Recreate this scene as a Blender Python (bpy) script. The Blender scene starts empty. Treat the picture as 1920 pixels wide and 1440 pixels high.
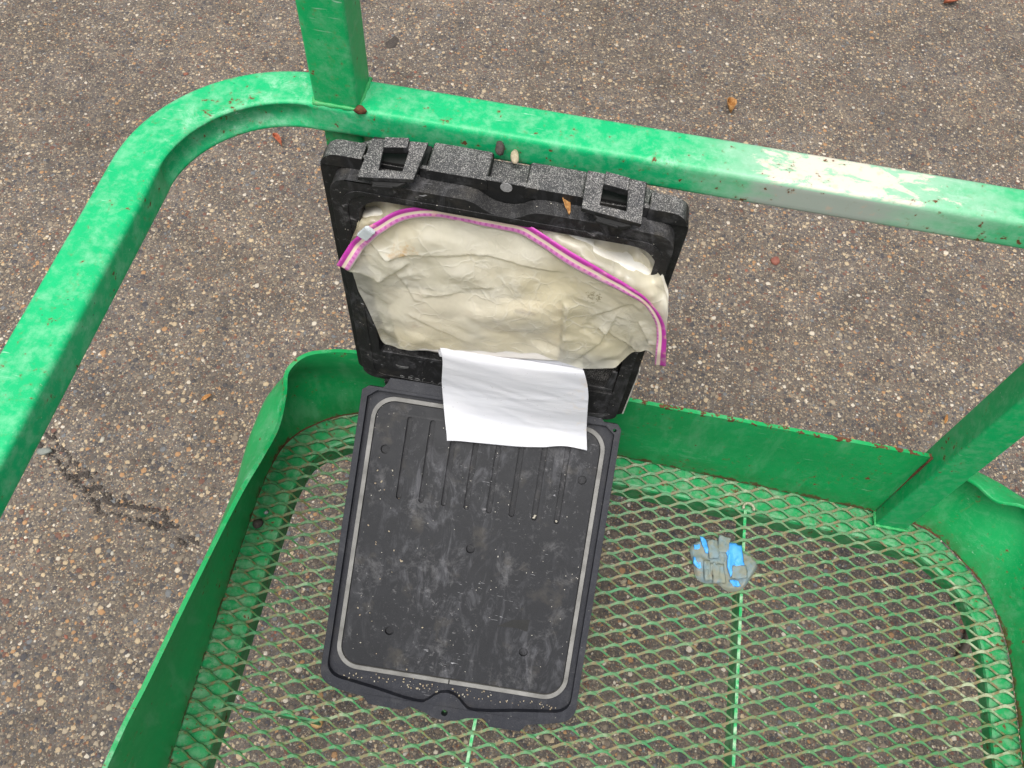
import bpy, bmesh, math, random
from mathutils import Vector, Matrix, noise
from mathutils.geometry import tessellate_polygon
random.seed(7)
S = bpy.context.scene
COL = S.collection

# ---------------------------------------------------------------- camera
cam_d = bpy.data.cameras.new('camera'); cam = bpy.data.objects.new('camera', cam_d); COL.objects.link(cam)
cam_d.sensor_width = 36; cam_d.lens = 30.0; cam_d.clip_start = .01; cam_d.clip_end = 500
Rt = Vector((0.9829, 0.1793, 0.0487)); Dn = Vector((0.1795, -0.8483, -0.4984)); Fw = Vector((-0.0480, 0.4984, -0.8656))
Fw.normalize(); Rt = (Rt - Rt.dot(Fw)*Fw).normalized(); Up = Rt.cross(Fw)
cam.matrix_world = Matrix(((Rt.x, Up.x, -Fw.x, 0), (Rt.y, Up.y, -Fw.y, 0), (Rt.z, Up.z, -Fw.z, 1.19), (0, 0, 0, 1)))
S.camera = cam

# ---------------------------------------------------------------- sky, sun, exposure
SUN_EL, SUN_AZ = math.radians(73), math.radians(195)     # azimuth from +Y towards +X
W = bpy.data.worlds.new('World'); S.world = W; W.use_nodes = True
nt = W.node_tree; nt.nodes.clear()
sky = nt.nodes.new('ShaderNodeTexSky'); sky.sky_type = 'NISHITA'; sky.sun_disc = False
sky.sun_elevation = SUN_EL; sky.sun_rotation = SUN_AZ; sky.air_density = 1.0; sky.dust_density = 6.0; sky.ozone_density = 1.0
hs = nt.nodes.new('ShaderNodeHueSaturation'); hs.inputs['Saturation'].default_value = .22
bg = nt.nodes.new('ShaderNodeBackground'); bg.inputs['Strength'].default_value = .105
wo = nt.nodes.new('ShaderNodeOutputWorld')
nt.links.new(sky.outputs[0], hs.inputs['Color']); nt.links.new(hs.outputs[0], bg.inputs['Color']); nt.links.new(bg.outputs[0], wo.inputs['Surface'])
sun_d = bpy.data.lights.new('sun', 'SUN'); sun_d.energy = 1.45; sun_d.angle = math.radians(45); sun_d.color = (1, .965, .91)
sun = bpy.data.objects.new('sun', sun_d); COL.objects.link(sun)
sd = Vector((math.sin(SUN_AZ)*math.cos(SUN_EL), math.cos(SUN_AZ)*math.cos(SUN_EL), math.sin(SUN_EL)))
sun.rotation_euler = (-sd).to_track_quat('-Z', 'Y').to_euler()
S.view_settings.view_transform = 'Standard'; S.view_settings.look = 'None'
S.view_settings.exposure = 0.82; S.view_settings.gamma = 1; S.view_settings.use_curve_mapping = False

# ---------------------------------------------------------------- node helpers
class N:
    def __init__(s, name):
        s.m = bpy.data.materials.new(name); s.m.use_nodes = True; s.t = s.m.node_tree; s.t.nodes.clear()
        s.out = s.n('OutputMaterial'); s.geo = s.n('NewGeometry'); s.P = s.geo.outputs['Position']
    def n(s, typ, **kw):
        x = s.t.nodes.new('ShaderNode'+typ)
        for k, v in kw.items(): setattr(x, k, v)
        return x
    def put(s, sock, v):
        if isinstance(v, bpy.types.NodeSocket): s.t.links.new(v, sock)
        elif v is not None:
            if sock.type == 'RGBA' and not hasattr(v, '__len__'): v = (v, v, v, 1)
            if sock.type == 'RGBA' and len(v) == 3: v = (*v, 1)
            sock.default_value = v
    def math(s, op, a, b=None, c=None, clamp=False):
        x = s.n('Math', operation=op, use_clamp=clamp)
        for i, v in enumerate((a, b, c)): s.put(x.inputs[i], v)
        return x.outputs[0]
    def vm(s, op, a, b=None, out=0):
        x = s.n('VectorMath', operation=op); s.put(x.inputs[0], a)
        if b is not None: s.put(x.inputs[1], b)
        return x.outputs[out]
    def mix(s, f, a, b, mode='MIX'):
        x = s.n('Mix', data_type='RGBA', blend_type=mode); x.clamp_factor = True
        s.put(x.inputs[0], f); s.put(x.inputs[6], a); s.put(x.inputs[7], b); return x.outputs[2]
    def noise(s, sc, det=4, rough=.55, vec=None, col=False, dist=0):
        x = s.n('TexNoise'); s.put(x.inputs['Vector'], vec if vec is not None else s.P)
        x.inputs['Scale'].default_value = sc; x.inputs['Detail'].default_value = det; x.inputs['Roughness'].default_value = rough
        x.inputs['Distortion'].default_value = dist
        return x.outputs['Color' if col else 'Fac']
    def vor(s, sc, vec=None, feature='F1', rand=1.0):
        x = s.n('TexVoronoi', feature=feature); s.put(x.inputs['Vector'], vec if vec is not None else s.P)
        x.inputs['Scale'].default_value = sc; x.inputs['Randomness'].default_value = rand; return x
    def ramp(s, f, pts, interp='LINEAR'):
        x = s.n('ValToRGB'); r = x.color_ramp; r.interpolation = interp; s.put(x.inputs[0], f)
        while len(r.elements) < len(pts): r.elements.new(.5)
        for e, (p, c) in zip(r.elements, pts):
            e.position = p; e.color = (*(c if hasattr(c, '__len__') else (c, c, c)), 1)
        return x.outputs[0]
    def map(s, f, a, b, c=0., d=1., smooth=False):
        x = s.n('MapRange'); x.interpolation_type = 'SMOOTHSTEP' if smooth else 'LINEAR'
        for i, v in enumerate((f, a, b, c, d)): s.put(x.inputs[i], v)
        return x.outputs[0]
    def sep(s, v):
        x = s.n('SeparateXYZ'); s.put(x.inputs[0], v); return x.outputs
    def comb(s, a, b, c):
        x = s.n('CombineXYZ')
        for i, v in enumerate((a, b, c)): s.put(x.inputs[i], v)
        return x.outputs[0]
    def bump(s, h, strength=.5, dist=.001, nrm=None):
        x = s.n('Bump'); s.put(x.inputs['Height'], h); x.inputs['Strength'].default_value = strength; x.inputs['Distance'].default_value = dist
        if nrm is not None: s.put(x.inputs['Normal'], nrm)
        return x.outputs[0]
    def edge(s, r=.003):          # mask of convex edges, where paint wears
        b = s.n('Bevel', samples=4); b.inputs['Radius'].default_value = r
        d = s.vm('DOT_PRODUCT', b.outputs[0], s.geo.outputs['Normal'], out=1)
        return s.map(d, .995, .80)
    def pbr(s, col, rough=.5, nrm=None, metal=0, spec=.5, **kw):
        p = s.n('BsdfPrincipled'); s.put(p.inputs['Base Color'], col); s.put(p.inputs['Roughness'], rough); s.put(p.inputs['Metallic'], metal)
        s.put(p.inputs['Specular IOR Level'], spec)
        if nrm is not None: s.put(p.inputs['Normal'], nrm)
        for k, v in kw.items(): s.put(p.inputs[k], v)
        return p.outputs[0]
    def done(s, sh): s.t.links.new(sh, s.out.inputs['Surface']); return s.m

RUST = [(0, (.030, .013, .008)), (.5, (.105, .038, .018)), (1, (.22, .095, .042))]
def paint(name, green, pale, rust_lo=.66, worn=None, dusty=.25, scuff=.0, edge_rust=.0, toplip=None, seam=False):
    m = N(name)
    n1 = m.noise(14, 7, .62); n2 = m.noise(75, 8, .72); n3 = m.noise(900, 2)
    col = m.mix(m.map(n1, .3, .7), green, [g*.88 for g in green])
    col = m.mix(m.math('MULTIPLY', m.map(n2, .45, .75), dusty), col, pale)
    up = m.math('MAXIMUM', m.sep(m.geo.outputs['Normal'])[2], 0)
    speck = m.map(n3, .66, .74)                                   # fine pale grit
    col = m.mix(m.math('MULTIPLY', speck, .28), col, pale)
    # scratches: long thin pale lines
    sv = m.vm('MULTIPLY', m.P, (40, 420, 420))
    sc = m.map(m.noise(1, 2, .4, vec=sv, dist=.6), .70, .76)
    col = m.mix(m.math('MULTIPLY', sc, m.map(m.noise(14, 2), .46, .60, 0, .85)), col, pale)
    chalk = m.math('MULTIPLY', m.map(m.noise(1, 8, .8, vec=m.vm('MULTIPLY', m.P, (45, 45, 90)), dist=.4), .52, .68), m.map(m.noise(5, 2, .5, vec=m.vm('ADD', m.P, (2, 6, 1))), .45, .60)); col = m.mix(m.math('MULTIPLY', chalk, m.map(up, .2, .8, .35, .75)), col, pale)
    fl = m.math('MULTIPLY', m.map(m.noise(170, 3, .6, vec=m.vm('ADD', m.P, (5, 5, 5))), .70, .72), m.map(m.noise(9, 2, .5, vec=m.vm('ADD', m.P, (8, 1, 5))), .52, .58)); col = m.mix(fl, col, (.03, .035, .03))
    if worn:                                                        # paint rubbed through to pale primer
        x0, x1, x2, x3 = worn
        X = m.sep(m.P)[0]
        w = m.math('MULTIPLY', m.map(X, x0, x1, smooth=True), m.map(X, x3, x2, smooth=True))
        streak = m.noise(1, 5, .65, vec=m.vm('MULTIPLY', m.P, (26, 60, 60)))
        film = m.map(m.math('ADD', w, m.math('MULTIPLY', streak, 1.1)), .72, 1.45)
        col = m.mix(m.math('MULTIPLY', film, .62), col, (.38, .50, .41))
        core = m.map(m.math('ADD', m.math('MULTIPLY', w, 1.25), m.math('MULTIPLY', m.noise(1, 7, .75, vec=m.vm('MULTIPLY', m.P, (34, 75, 60)), dist=.5), 1.9)), 2.02, 2.16)
        col = m.mix(m.math('MULTIPLY', core, m.map(up, .3, .7, .0, .93)), col, (.60, .55, .46))
        gz = m.math('MULTIPLY', m.math('MULTIPLY', m.map(X, .10, .19, smooth=True), m.map(X, .36, .22, smooth=True)), m.map(up, .4, .1))
        col = m.mix(m.math('MULTIPLY', m.map(m.math('ADD', gz, m.math('MULTIPLY', streak, .8)), .75, 1.25), .85), col, (.34, .36, .33))
        tone = m.noise(130, 4); col = m.mix(m.math('MULTIPLY', m.map(tone, .6, .7), m.math('MULTIPLY', core, .5)), col, (.5, .36, .27))
    e = m.edge(.0025)
    rn = m.math('ADD', m.math('ADD', m.math('MULTIPLY', m.noise(120, 4, .58), .78), m.math('MULTIPLY', m.noise(13, 2, .5), .22)), m.math('MULTIPLY', e, edge_rust))
    rm = m.map(rn, rust_lo, rust_lo+.035)
    if seam:
        z = m.sep(m.P)[2]; low = m.map(z, .022, .002)
        rm = m.math('MAXIMUM', rm, m.map(m.math('ADD', m.math('MULTIPLY', low, .38), m.noise(55, 5, .7)), .78, .86, 0, .85))
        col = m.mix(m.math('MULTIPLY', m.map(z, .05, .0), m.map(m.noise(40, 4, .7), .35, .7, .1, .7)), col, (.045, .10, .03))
        sk = m.map(m.noise(1, 6, .7, vec=m.vm('MULTIPLY', m.P, (26, 26, 7))), .52, .70, 0, .30); col = m.mix(sk, col, pale)
    if toplip:
        z = m.sep(m.P)[2]; top = m.math('MULTIPLY', m.map(z, toplip-.005, toplip-.003), m.map(m.sep(m.P)[0], -.15, .10, .35, 1))
        rm = m.math('MAXIMUM', rm, m.map(m.math('ADD', m.math('MULTIPLY', top, .2), m.noise(60, 4, .7)), .735, .76))
    rc = m.ramp(m.noise(160, 4, .7), RUST)
    col = m.mix(rm, col, rc)
    halo = m.math('MULTIPLY', m.map(rn, rust_lo-.06, rust_lo), .35); col = m.mix(halo, col, m.mix(.5, col, (.20, .13, .04)))
    bm_ = m.bump(m.math('ADD', m.math('MULTIPLY', n3, .25), m.math('MULTIPLY', rm, -.5)), .35, .0006)
    rough = m.math('ADD', m.map(n2, .3, .7, .36, .5), m.math('MULTIPLY', rm, .4))
    return m.done(m.pbr(col, rough, bm_, spec=.32))
GREEN = (.004, .33, .085); PALE = (.30, .52, .33)
M_rail = paint('green_rail_paint', (.004, .41, .145), (.38, .62, .46), .632, (.03, .20, .24, .50), dusty=.42, edge_rust=.085)
M_post = paint('green_post_paint', (.003, .34, .10), (.25, .44, .30), .635, dusty=.35, edge_rust=.07)
M_toe = paint('green_toe_board_paint', (.002, .31, .080), (.20, .42, .26), .64, dusty=.10, edge_rust=.05, toplip=.185, seam=True)
M_frame = paint('green_frame_paint', (.010, .27, .08), (.26, .38, .26), .61, dusty=.7)

def mesh_mat():
    m = N('green_expanded_metal_paint')
    col = m.mix(m.map(m.noise(30, 4), .35, .65), (.016, .170, .050), (.072, .165, .062))
    X, Y, Z = m.sep(m.P)
    # paint worn by shoes where one stands; rust brown on the sunken strands
    foot = m.map(m.vm('DISTANCE', m.P, (.70, .36, 0), out=1), .20, .02)
    wear = m.math('ADD', m.noise(22, 5, .65), m.math('MULTIPLY', foot, .18))
    col = m.mix(m.map(wear, .58, .72, 0, .8), col, (.36, .38, .25))
    r = m.noise(75, 5, .7)
    strand = m.n('Attribute', attribute_name='lowered'); 
    rr_ = m.math('ADD', r, m.math('MULTIPLY', strand.outputs['Fac'], .13))
    col = m.mix(m.map(rr_, .52, .64, 0, .80), col, m.ramp(m.noise(200, 3), [(0, (.08, .05, .015)), (1, (.22, .13, .045))]))
    col = m.mix(m.map(m.noise(420, 2), .70, .74, 0, .6), col, (.6, .62, .5))
    return m.done(m.pbr(col, .45, m.bump(m.noise(600, 3), .4, .0005), spec=.45))
M_mesh = mesh_mat()
M_bar = paint('green_bar_paint_worn', (.006, .36, .10), (.55, .60, .48), .63, dusty=.9)

def ground_mat():
    m = N('chip_seal_asphalt')
    wob = m.vm('SCALE', m.vm('SUBTRACT', m.noise(240, 2, .5, col=True), (.5, .5, .5)), None); 
    wob.node.inputs['Scale'].default_value = .0045
    P = m.vm('MULTIPLY', m.vm('ADD', m.P, wob), (1, 1, 0))
    big = m.noise(2.6, 5, .6); mid = m.noise(14, 5, .6)
    base = m.mix(m.map(mid, .3, .7), (.070, .060, .052), (.120, .103, .088))
    pal = [(0, (.042, .042, .050)), (.18, (.088, .070, .056)), (.36, (.15, .12, .092)), (.52, (.21, .175, .13)), (.64, (.34, .28, .20)), (.72, (.13, .055, .038)),
           (.79, (.44, .345, .22)), (.87, (.36, .20, .09)), (.92, (.13, .14, .15)), (.965, (.56, .50, .41))]
    h = None
    col = base
    for sc, pres, rad, off in ((370, .92, .68, 0), (185, .66, .56, 3.1), (108, .36, .47, 7.7), (62, .12, .36, 12.3)):
        v = m.vor(sc, m.vm('ADD', P, (off, off*.7, 0)), rand=.95)
        rnd = m.sep(v.outputs['Color'])
        r = m.map(rnd[1], 0, 1, rad*.62, rad)
        inside = m.map(m.math('SUBTRACT', v.outputs['Distance'], r), .05, -.03)
        on = m.math('MULTIPLY', m.math('LESS_THAN', rnd[2], pres), inside)
        c = m.ramp(rnd[0], pal, 'CONSTANT')
        c = m.mix(m.math('MULTIPLY', m.noise(700, 2), .35), c, (.10, .085, .075))
        col = m.mix(m.math('MULTIPLY', on, .92 if sc < 300 else .62), col, c)
        dome = m.math('MULTIPLY', on, m.math('SUBTRACT', 1., v.outputs['Distance']))
        dome = m.math('MULTIPLY', dome, 120/sc)
        h = dome if h is None else m.math('MAXIMUM', h, dome)
    warm = m.map(m.noise(3.4, 5, .6, vec=m.vm('ADD', m.P, (7, 3, 0))), .42, .68, 0, .30); col = m.mix(warm, col, m.vm('MULTIPLY', col, (1.08, 1.0, .84)))
    lum = m.map(m.math('ADD', m.math('MULTIPLY', big, .65), m.math('MULTIPLY', mid, .35)), .32, .68, .84, 1.32)
    col = m.vm('SCALE', col, None); col.node.inputs['Scale'].default_value = 1; m.put(col.node.inputs['Scale'], lum)
    dk = m.map(m.noise(5.5, 3, .5, vec=m.vm('ADD', m.P, (4, 9, 0))), .66, .76, 0, .55)
    m.put(col.node.inputs[0], col.node.inputs[0].links[0].from_socket)
    fin = m.mix(m.math('MULTIPLY', dk, .35), col, (.05, .045, .045))
    return m.done(m.pbr(fin, .78, m.bump(m.math('ADD', h, m.math('MULTIPLY', m.noise(900, 3), .25)), .75, .003), spec=.35))
M_ground = ground_mat()

def plastic(name, base, dusty, scuffs, spec=.27, rough=.5):
    m = N(name)
    up = m.sep(m.geo.outputs['Normal'])[2]
    col = m.mix(m.noise(40, 4), base, [b*1.7 for b in base])
    smear = m.noise(22, 9, .78, dist=.35)
    col = m.mix(m.math('MULTIPLY', m.map(smear, .54, .86), scuffs), col, (.26, .255, .26))
    sm2 = m.map(m.noise(110, 7, .8, dist=.3), .58, .72); area = m.map(m.noise(9, 2), .46, .62)
    col = m.mix(m.math('MULTIPLY', m.math('MULTIPLY', sm2, area), scuffs*.8), col, (.42, .41, .42))
    tan = m.map(m.noise(24, 4, .6, vec=m.vm('ADD', m.P, (3, 1, 2))), .58, .70)
    col = m.mix(m.math('MULTIPLY', tan, scuffs*.30), col, (.15, .13, .10))
    swirl = m.map(m.noise(1, 7, .72, vec=m.vm('MULTIPLY', m.P, (38, 16, 16)), dist=1.6), .50, .72); zone = m.map(m.noise(6, 2), .42, .58)
    col = m.mix(m.math('MULTIPLY', m.math('MULTIPLY', swirl, zone), scuffs*.42), col, (.30, .30, .33))
    sv = m.vm('MULTIPLY', m.P, (70, 500, 160)); ln = m.map(m.noise(1, 1, .3, vec=sv, dist=1.5), .73, .77)
    col = m.mix(m.math('MULTIPLY', m.math('MULTIPLY', ln, m.map(m.noise(12, 2), .55, .62)), scuffs*1.1), col, (.40, .40, .42))
    v = m.vor(650); rnd = m.sep(v.outputs['Color'])
    dots = m.math('MULTIPLY', m.math('LESS_THAN', rnd[0], m.math('MULTIPLY', m.map(m.noise(30, 3), .5, .65), .016)), m.map(v.outputs['Distance'], .42, .3))
    col = m.mix(m.math('MULTIPLY', dots, .8*min(1, scuffs*2)), col, (.6, .57, .5))
    gv = m.vor(1650); gr = m.sep(gv.outputs['Color'])                # mineral dust lying on the upper faces
    g = m.math('MULTIPLY', m.math('LESS_THAN', gr[0], m.map(m.noise(60, 3), .3, .7, .16, .50)), m.map(gr[1], 0, 1, .12, .85))
    g2 = m.map(m.noise(500, 2), .3, .6, .4, 1)
    dm = m.math('MULTIPLY', m.math('MULTIPLY', m.math('MULTIPLY', g, g2), m.map(up, .55, .9)), dusty)
    col = m.mix(m.math('MULTIPLY', m.map(up, .5, .9), dusty*.25), col, (.16, .16, .165)); col = m.mix(dm, col, (.55, .53, .50))
    b = m.bump(m.noise(700, 4, .7), .35, .0006)
    return m.done(m.pbr(col, m.map(smear, .3, .7, rough-.08, rough+.15), b, spec=spec))
M_shell = plastic('black_weathered_plastic', (.0085, .0088, .009), .85, .35)
M_panel = plastic('black_scuffed_lid_plastic', (.0095, .0100, .0120), .0, .55)
M_lidrim = plastic('blue_black_lid_rim_plastic', (.0095, .0105, .0150), .05, .18)
M_collar = plastic('black_collar_plastic', (.010, .010, .0105), .16, .60)

def simple(name, cols, sc=60, rough=.6, bump=.3, spec=.4, bd=.0006, det=4):
    m = N(name); return m.done(m.pbr(m.ramp(m.noise(sc, det, .6), cols), rough, m.bump(m.noise(sc*6, 3), bump, bd), spec=spec))
M_gasket = simple('grey_rubber_gasket', [(.3, (.11, .107, .10)), (.7, (.22, .215, .205))], 40, .6)
M_dark = simple('dark_recess_plastic', [(.3, .006), (.7, .014)], 60, .7)
M_text = simple('raised_lettering_plastic', [(.3, .05), (.7, .13)], 300, .5)
M_boss = simple('grey_dusty_plastic', [(.3, .16), (.7, .34)], 500, .7)
M_mag = simple('magenta_plastic', [(.35, (.42, .035, .30)), (.65, (.56, .07, .42))], 90, .35, .3)
M_slider = simple('pale_grey_slider_plastic', [(.3, (.44, .48, .50)), (.7, (.55, .60, .62))], 90, .4)
M_bead = simple('weld_bead_paint', [(.3, (.01, .30, .08)), (.65, (.06, .33, .11)), (.8, (.25, .24, .14))], 120, .5)
M_washer = simple('dull_pale_metal', [(.3, (.20, .22, .13)), (.7, (.42, .40, .30))], 300, .6)
M_rustb = simple('rusty_brown_steel', RUST, 160, .85, .6)

def bag_mat():
    m = N('cloudy_polythene_film')
    n1 = m.noise(20, 5, .6); n2 = m.noise(70, 5, .65)
    col = m.mix(m.map(n1, .35, .65), (.86, .84, .74), (.76, .74, .66))
    col = m.mix(m.map(m.noise(8, 3, .5, vec=m.vm('ADD', m.P, (2.2, 0, 1))), .44, .62, 0, .6), col, (.76, .66, .40))
    pt = m.map(m.geo.outputs['Pointiness'], .51, .60); col = m.mix(m.math('MULTIPLY', pt, .6), col, (.92, .91, .86))
    st = m.map(m.vm('DISTANCE', m.P, (-.172, .508, .512), out=1), .030, .004)
    col = m.mix(m.map(m.math('ADD', m.math('MULTIPLY', st, .6), m.noise(120, 6, .8)), .80, 1.05, 0, .85), col, (.66, .31, .04))
    dk = m.map(m.vm('DISTANCE', m.P, (.024, .51, .50), out=1), .028, .006)
    col = m.mix(m.map(m.math('ADD', m.math('MULTIPLY', dk, .5), m.noise(260, 4, .8)), .98, 1.06, 0, .8), col, (.09, .065, .03))
    col = m.mix(m.map(m.noise(380, 3, .8), .73, .78, 0, .5), col, (.15, .10, .05))
    crease = m.n('TexNoise'); crease.noise_type = 'RIDGED_MULTIFRACTAL'; crease.inputs['Scale'].default_value = 26; crease.inputs['Detail'].default_value = 5
    wv = m.vm('ADD', m.P, m.vm('SCALE', m.noise(18, 2, col=True), None)); wv.node.inputs[1].links[0].from_node.inputs['Scale'].default_value = .03
    m.put(crease.inputs['Vector'], wv)
    b = m.bump(crease.outputs[0], .26, .0012)
    wv2 = m.vm('ADD', m.P, m.vm('SCALE', m.noise(40, 3, col=True), None)); wv2.node.inputs[1].links[0].from_node.inputs['Scale'].default_value = .018
    e1 = m.vor(42, wv2, 'DISTANCE_TO_EDGE').outputs['Distance']; e2 = m.vor(120, m.vm('MULTIPLY', wv2, (1, 1, .6)), 'DISTANCE_TO_EDGE').outputs['Distance']
    c1 = m.map(e1, .07, .0); c2 = m.math('MULTIPLY', m.map(e2, .08, .0), m.map(m.noise(16, 2), .45, .6))
    cc = m.math('ADD', m.math('MULTIPLY', c1, m.map(m.noise(23, 2), .4, .62)), m.math('MULTIPLY', c2, .5))
    b = m.bump(cc, .45, .0012, b); col = m.mix(m.math('MULTIPLY', cc, .45), col, (.98, .97, .92))
    surf = m.pbr(col, .24, b, spec=.7)
    tl = m.n('BsdfTranslucent'); m.put(tl.inputs[0], (.75, .70, .52)); m.put(tl.inputs['Normal'], b)
    a = m.n('MixShader'); a.inputs[0].default_value = .34; m.t.links.new(surf, a.inputs[1]); m.t.links.new(tl.outputs[0], a.inputs[2])
    tr = m.n('BsdfTransparent'); m.put(tr.inputs[0], (.95, .93, .85))
    c = m.n('MixShader'); m.put(c.inputs[0], m.map(m.noise(24, 3), .35, .7, .20, .46)); m.t.links.new(a.outputs[0], c.inputs[1]); m.t.links.new(tr.outputs[0], c.inputs[2])
    return m.done(c.outputs[0])
M_bag = bag_mat()
M_rear = simple('milky_inner_film', [(.3, (.74, .73, .68)), (.6, (.66, .63, .55)), (.8, (.70, .58, .36))], 22, .5, .4, .4)
def zip_mat():
    m = N('striped_zip_band'); t = m.n('Attribute', attribute_name='across').outputs['Fac']; l = m.n('Attribute', attribute_name='along').outputs['Fac']
    mag, pink, cream = (.45, .04, .33), (.66, .24, .52), (.74, .62, .50)
    col = m.ramp(t, [(0, mag), (.34, mag), (.40, cream), (.58, cream), (.64, pink), (.88, pink), (.94, (.72, .66, .60))])
    dash = m.math('MULTIPLY', m.map(m.math('SINE', m.math('MULTIPLY', l, 1000)), .0, .5), m.math('MULTIPLY', m.math('GREATER_THAN', t, .62), m.math('LESS_THAN', t, .82)))
    col = m.mix(m.math('MULTIPLY', dash, .55), col, mag)
    col = m.mix(m.map(m.noise(90, 4), .58, .7, 0, .5), col, (.72, .45, .30))
    col = m.mix(m.map(m.noise(60, 4), .55, .75, 0, .4), col, (.7, .66, .58))
    return m.done(m.pbr(col, .38, m.bump(m.noise(500, 3), .3, .0004), spec=.5))
M_zip = zip_mat()
def paper_mat():
    m = N('dirty_white_paper')
    col = m.mix(m.map(m.noise(14, 4), .3, .7), (.60, .61, .655), (.67, .67, .70))
    spots = m.map(m.noise(230, 3, .7), .70, .74); col = m.mix(m.math('MULTIPLY', spots, .8), col, (.14, .11, .10))
    X = m.sep(m.P)[0]
    stain = m.math('MULTIPLY', m.map(X, .015, .045), m.map(m.noise(60, 4, .7), .56, .66)); col = m.mix(m.math('MULTIPLY', stain, .35), col, (.70, .55, .36))
    return m.done(m.pbr(col, .75, m.bump(m.noise(1, 4, .6, vec=m.vm('MULTIPLY', m.P, (18, 90, 90))), .4, .0016), spec=.3))
M_paper = paper_mat()
M_booklet = simple('yellowed_booklet_paper', [(.3, (.92, .89, .87)), (.62, (.86, .81, .76)), (.76, (.60, .38, .26))], 26, .8, .4, .2)
def rag_mat():
    m = N('muddy_grey_cloth'); col = m.mix(m.map(m.noise(60, 5, .6), .4, .62), (.20, .21, .165), (.16, .225, .25))
    col = m.mix(m.map(m.noise(45, 4, .6, vec=m.vm('ADD', m.P, (1, 2, 3))), .58, .68, 0, .7), col, (.25, .19, .13))
    return m.done(m.pbr(col, .75, m.bump(m.noise(500, 4), .5, .0006), spec=.25))
M_rag = rag_mat()
M_blue = simple('bright_blue_tape', [(.3, (.05, .28, .68)), (.7, (.08, .36, .80))], 120, .5)
M_leaf = simple('dry_orange_leaf', [(.3, (.20, .085, .025)), (.55, (.38, .19, .06)), (.75, (.50, .33, .15))], 250, .7)
M_redleaf = simple('dry_red_leaf', [(.3, (.22, .05, .025)), (.7, (.42, .14, .07))], 250, .7)
M_mud = simple('dark_mud', [(.3, (.030, .026, .024)), (.7, (.075, .06, .05))], 300, .85, .6)
M_stone = simple('pale_stone', [(.3, (.30, .25, .17)), (.7, (.44, .37, .26))], 200, .7)
M_orangestone = simple('ochre_stone', [(.3, (.44, .27, .11)), (.7, (.58, .38, .17))], 150, .7)
M_redstone = simple('red_brown_stone', [(.3, (.16, .055, .04)), (.7, (.26, .10, .07))], 150, .8)
def grit_mat(name, cols):
    m = N(name); at = m.n('Attribute', attribute_name='tone').outputs['Fac']
    c = m.ramp(at, cols, 'CONSTANT'); c = m.mix(m.math('MULTIPLY', m.noise(700, 3), .4), c, (.10, .085, .075))
    return m.done(m.pbr(c, .75, m.bump(m.noise(600, 3), .4, .0006), spec=.35))
M_grit = grit_mat('mixed_gravel_chips', [(0, (.40, .34, .24)), (.25, (.33, .26, .18)), (.42, (.46, .43, .36)), (.50, (.36, .20, .10)), (.66, (.20, .19, .19)), (.8, (.28, .10, .06)), (.9, (.07, .07, .08))])

# ---------------------------------------------------------------- object helpers
def tag(o, label=None, cat=None, group=None, kind=None):
    for k, v in (('label', label), ('category', cat), ('group', group), ('kind', kind)):
        if v: o[k] = v
    return o
def empty(name, loc, label, cat, group=None):
    o = bpy.data.objects.new(name, None); o.empty_display_size = .05; o.location = loc; COL.objects.link(o); return tag(o, label, cat, group)
def wloc(o):
    v = Vector(o.location)
    return v + wloc(o.parent) if o.parent else v
def obj(name, verts, faces, mat, parent=None, org=None, smooth=False, bevel=0, sub=0, attrs=None, angle=35):
    """mesh from WORLD coordinates; its origin sits at org (or its parent's place)"""
    me = bpy.data.meshes.new(name)
    o0 = Vector(org) if org is not None else (wloc(parent) if parent else Vector((0, 0, 0)))
    me.from_pydata([tuple(Vector(v)-o0) for v in verts], [], faces); me.update()
    for k, vals in (attrs or {}).items():
        a = me.attributes.new(k, 'FLOAT', 'POINT'); a.data.foreach_set('value', vals)
    if mat: me.materials.append(mat)
    o = bpy.data.objects.new(name, me); COL.objects.link(o)
    if parent: o.parent = parent; o.location = o0 - wloc(parent)
    else: o.location = o0
    if bevel:
        b = o.modifiers.new('bevel', 'BEVEL'); b.width = bevel; b.segments = 3; b.limit_method = 'ANGLE'; b.angle_limit = math.radians(angle); b.harden_normals = True
    if sub:
        s_ = o.modifiers.new('sub', 'SUBSURF'); s_.levels = s_.render_levels = sub
    if smooth or bevel or sub: me.shade_smooth()
    if bevel and not smooth:
        try: me.set_sharp_from_angle(angle=math.radians(40))
        except Exception: pass
    return o
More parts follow.
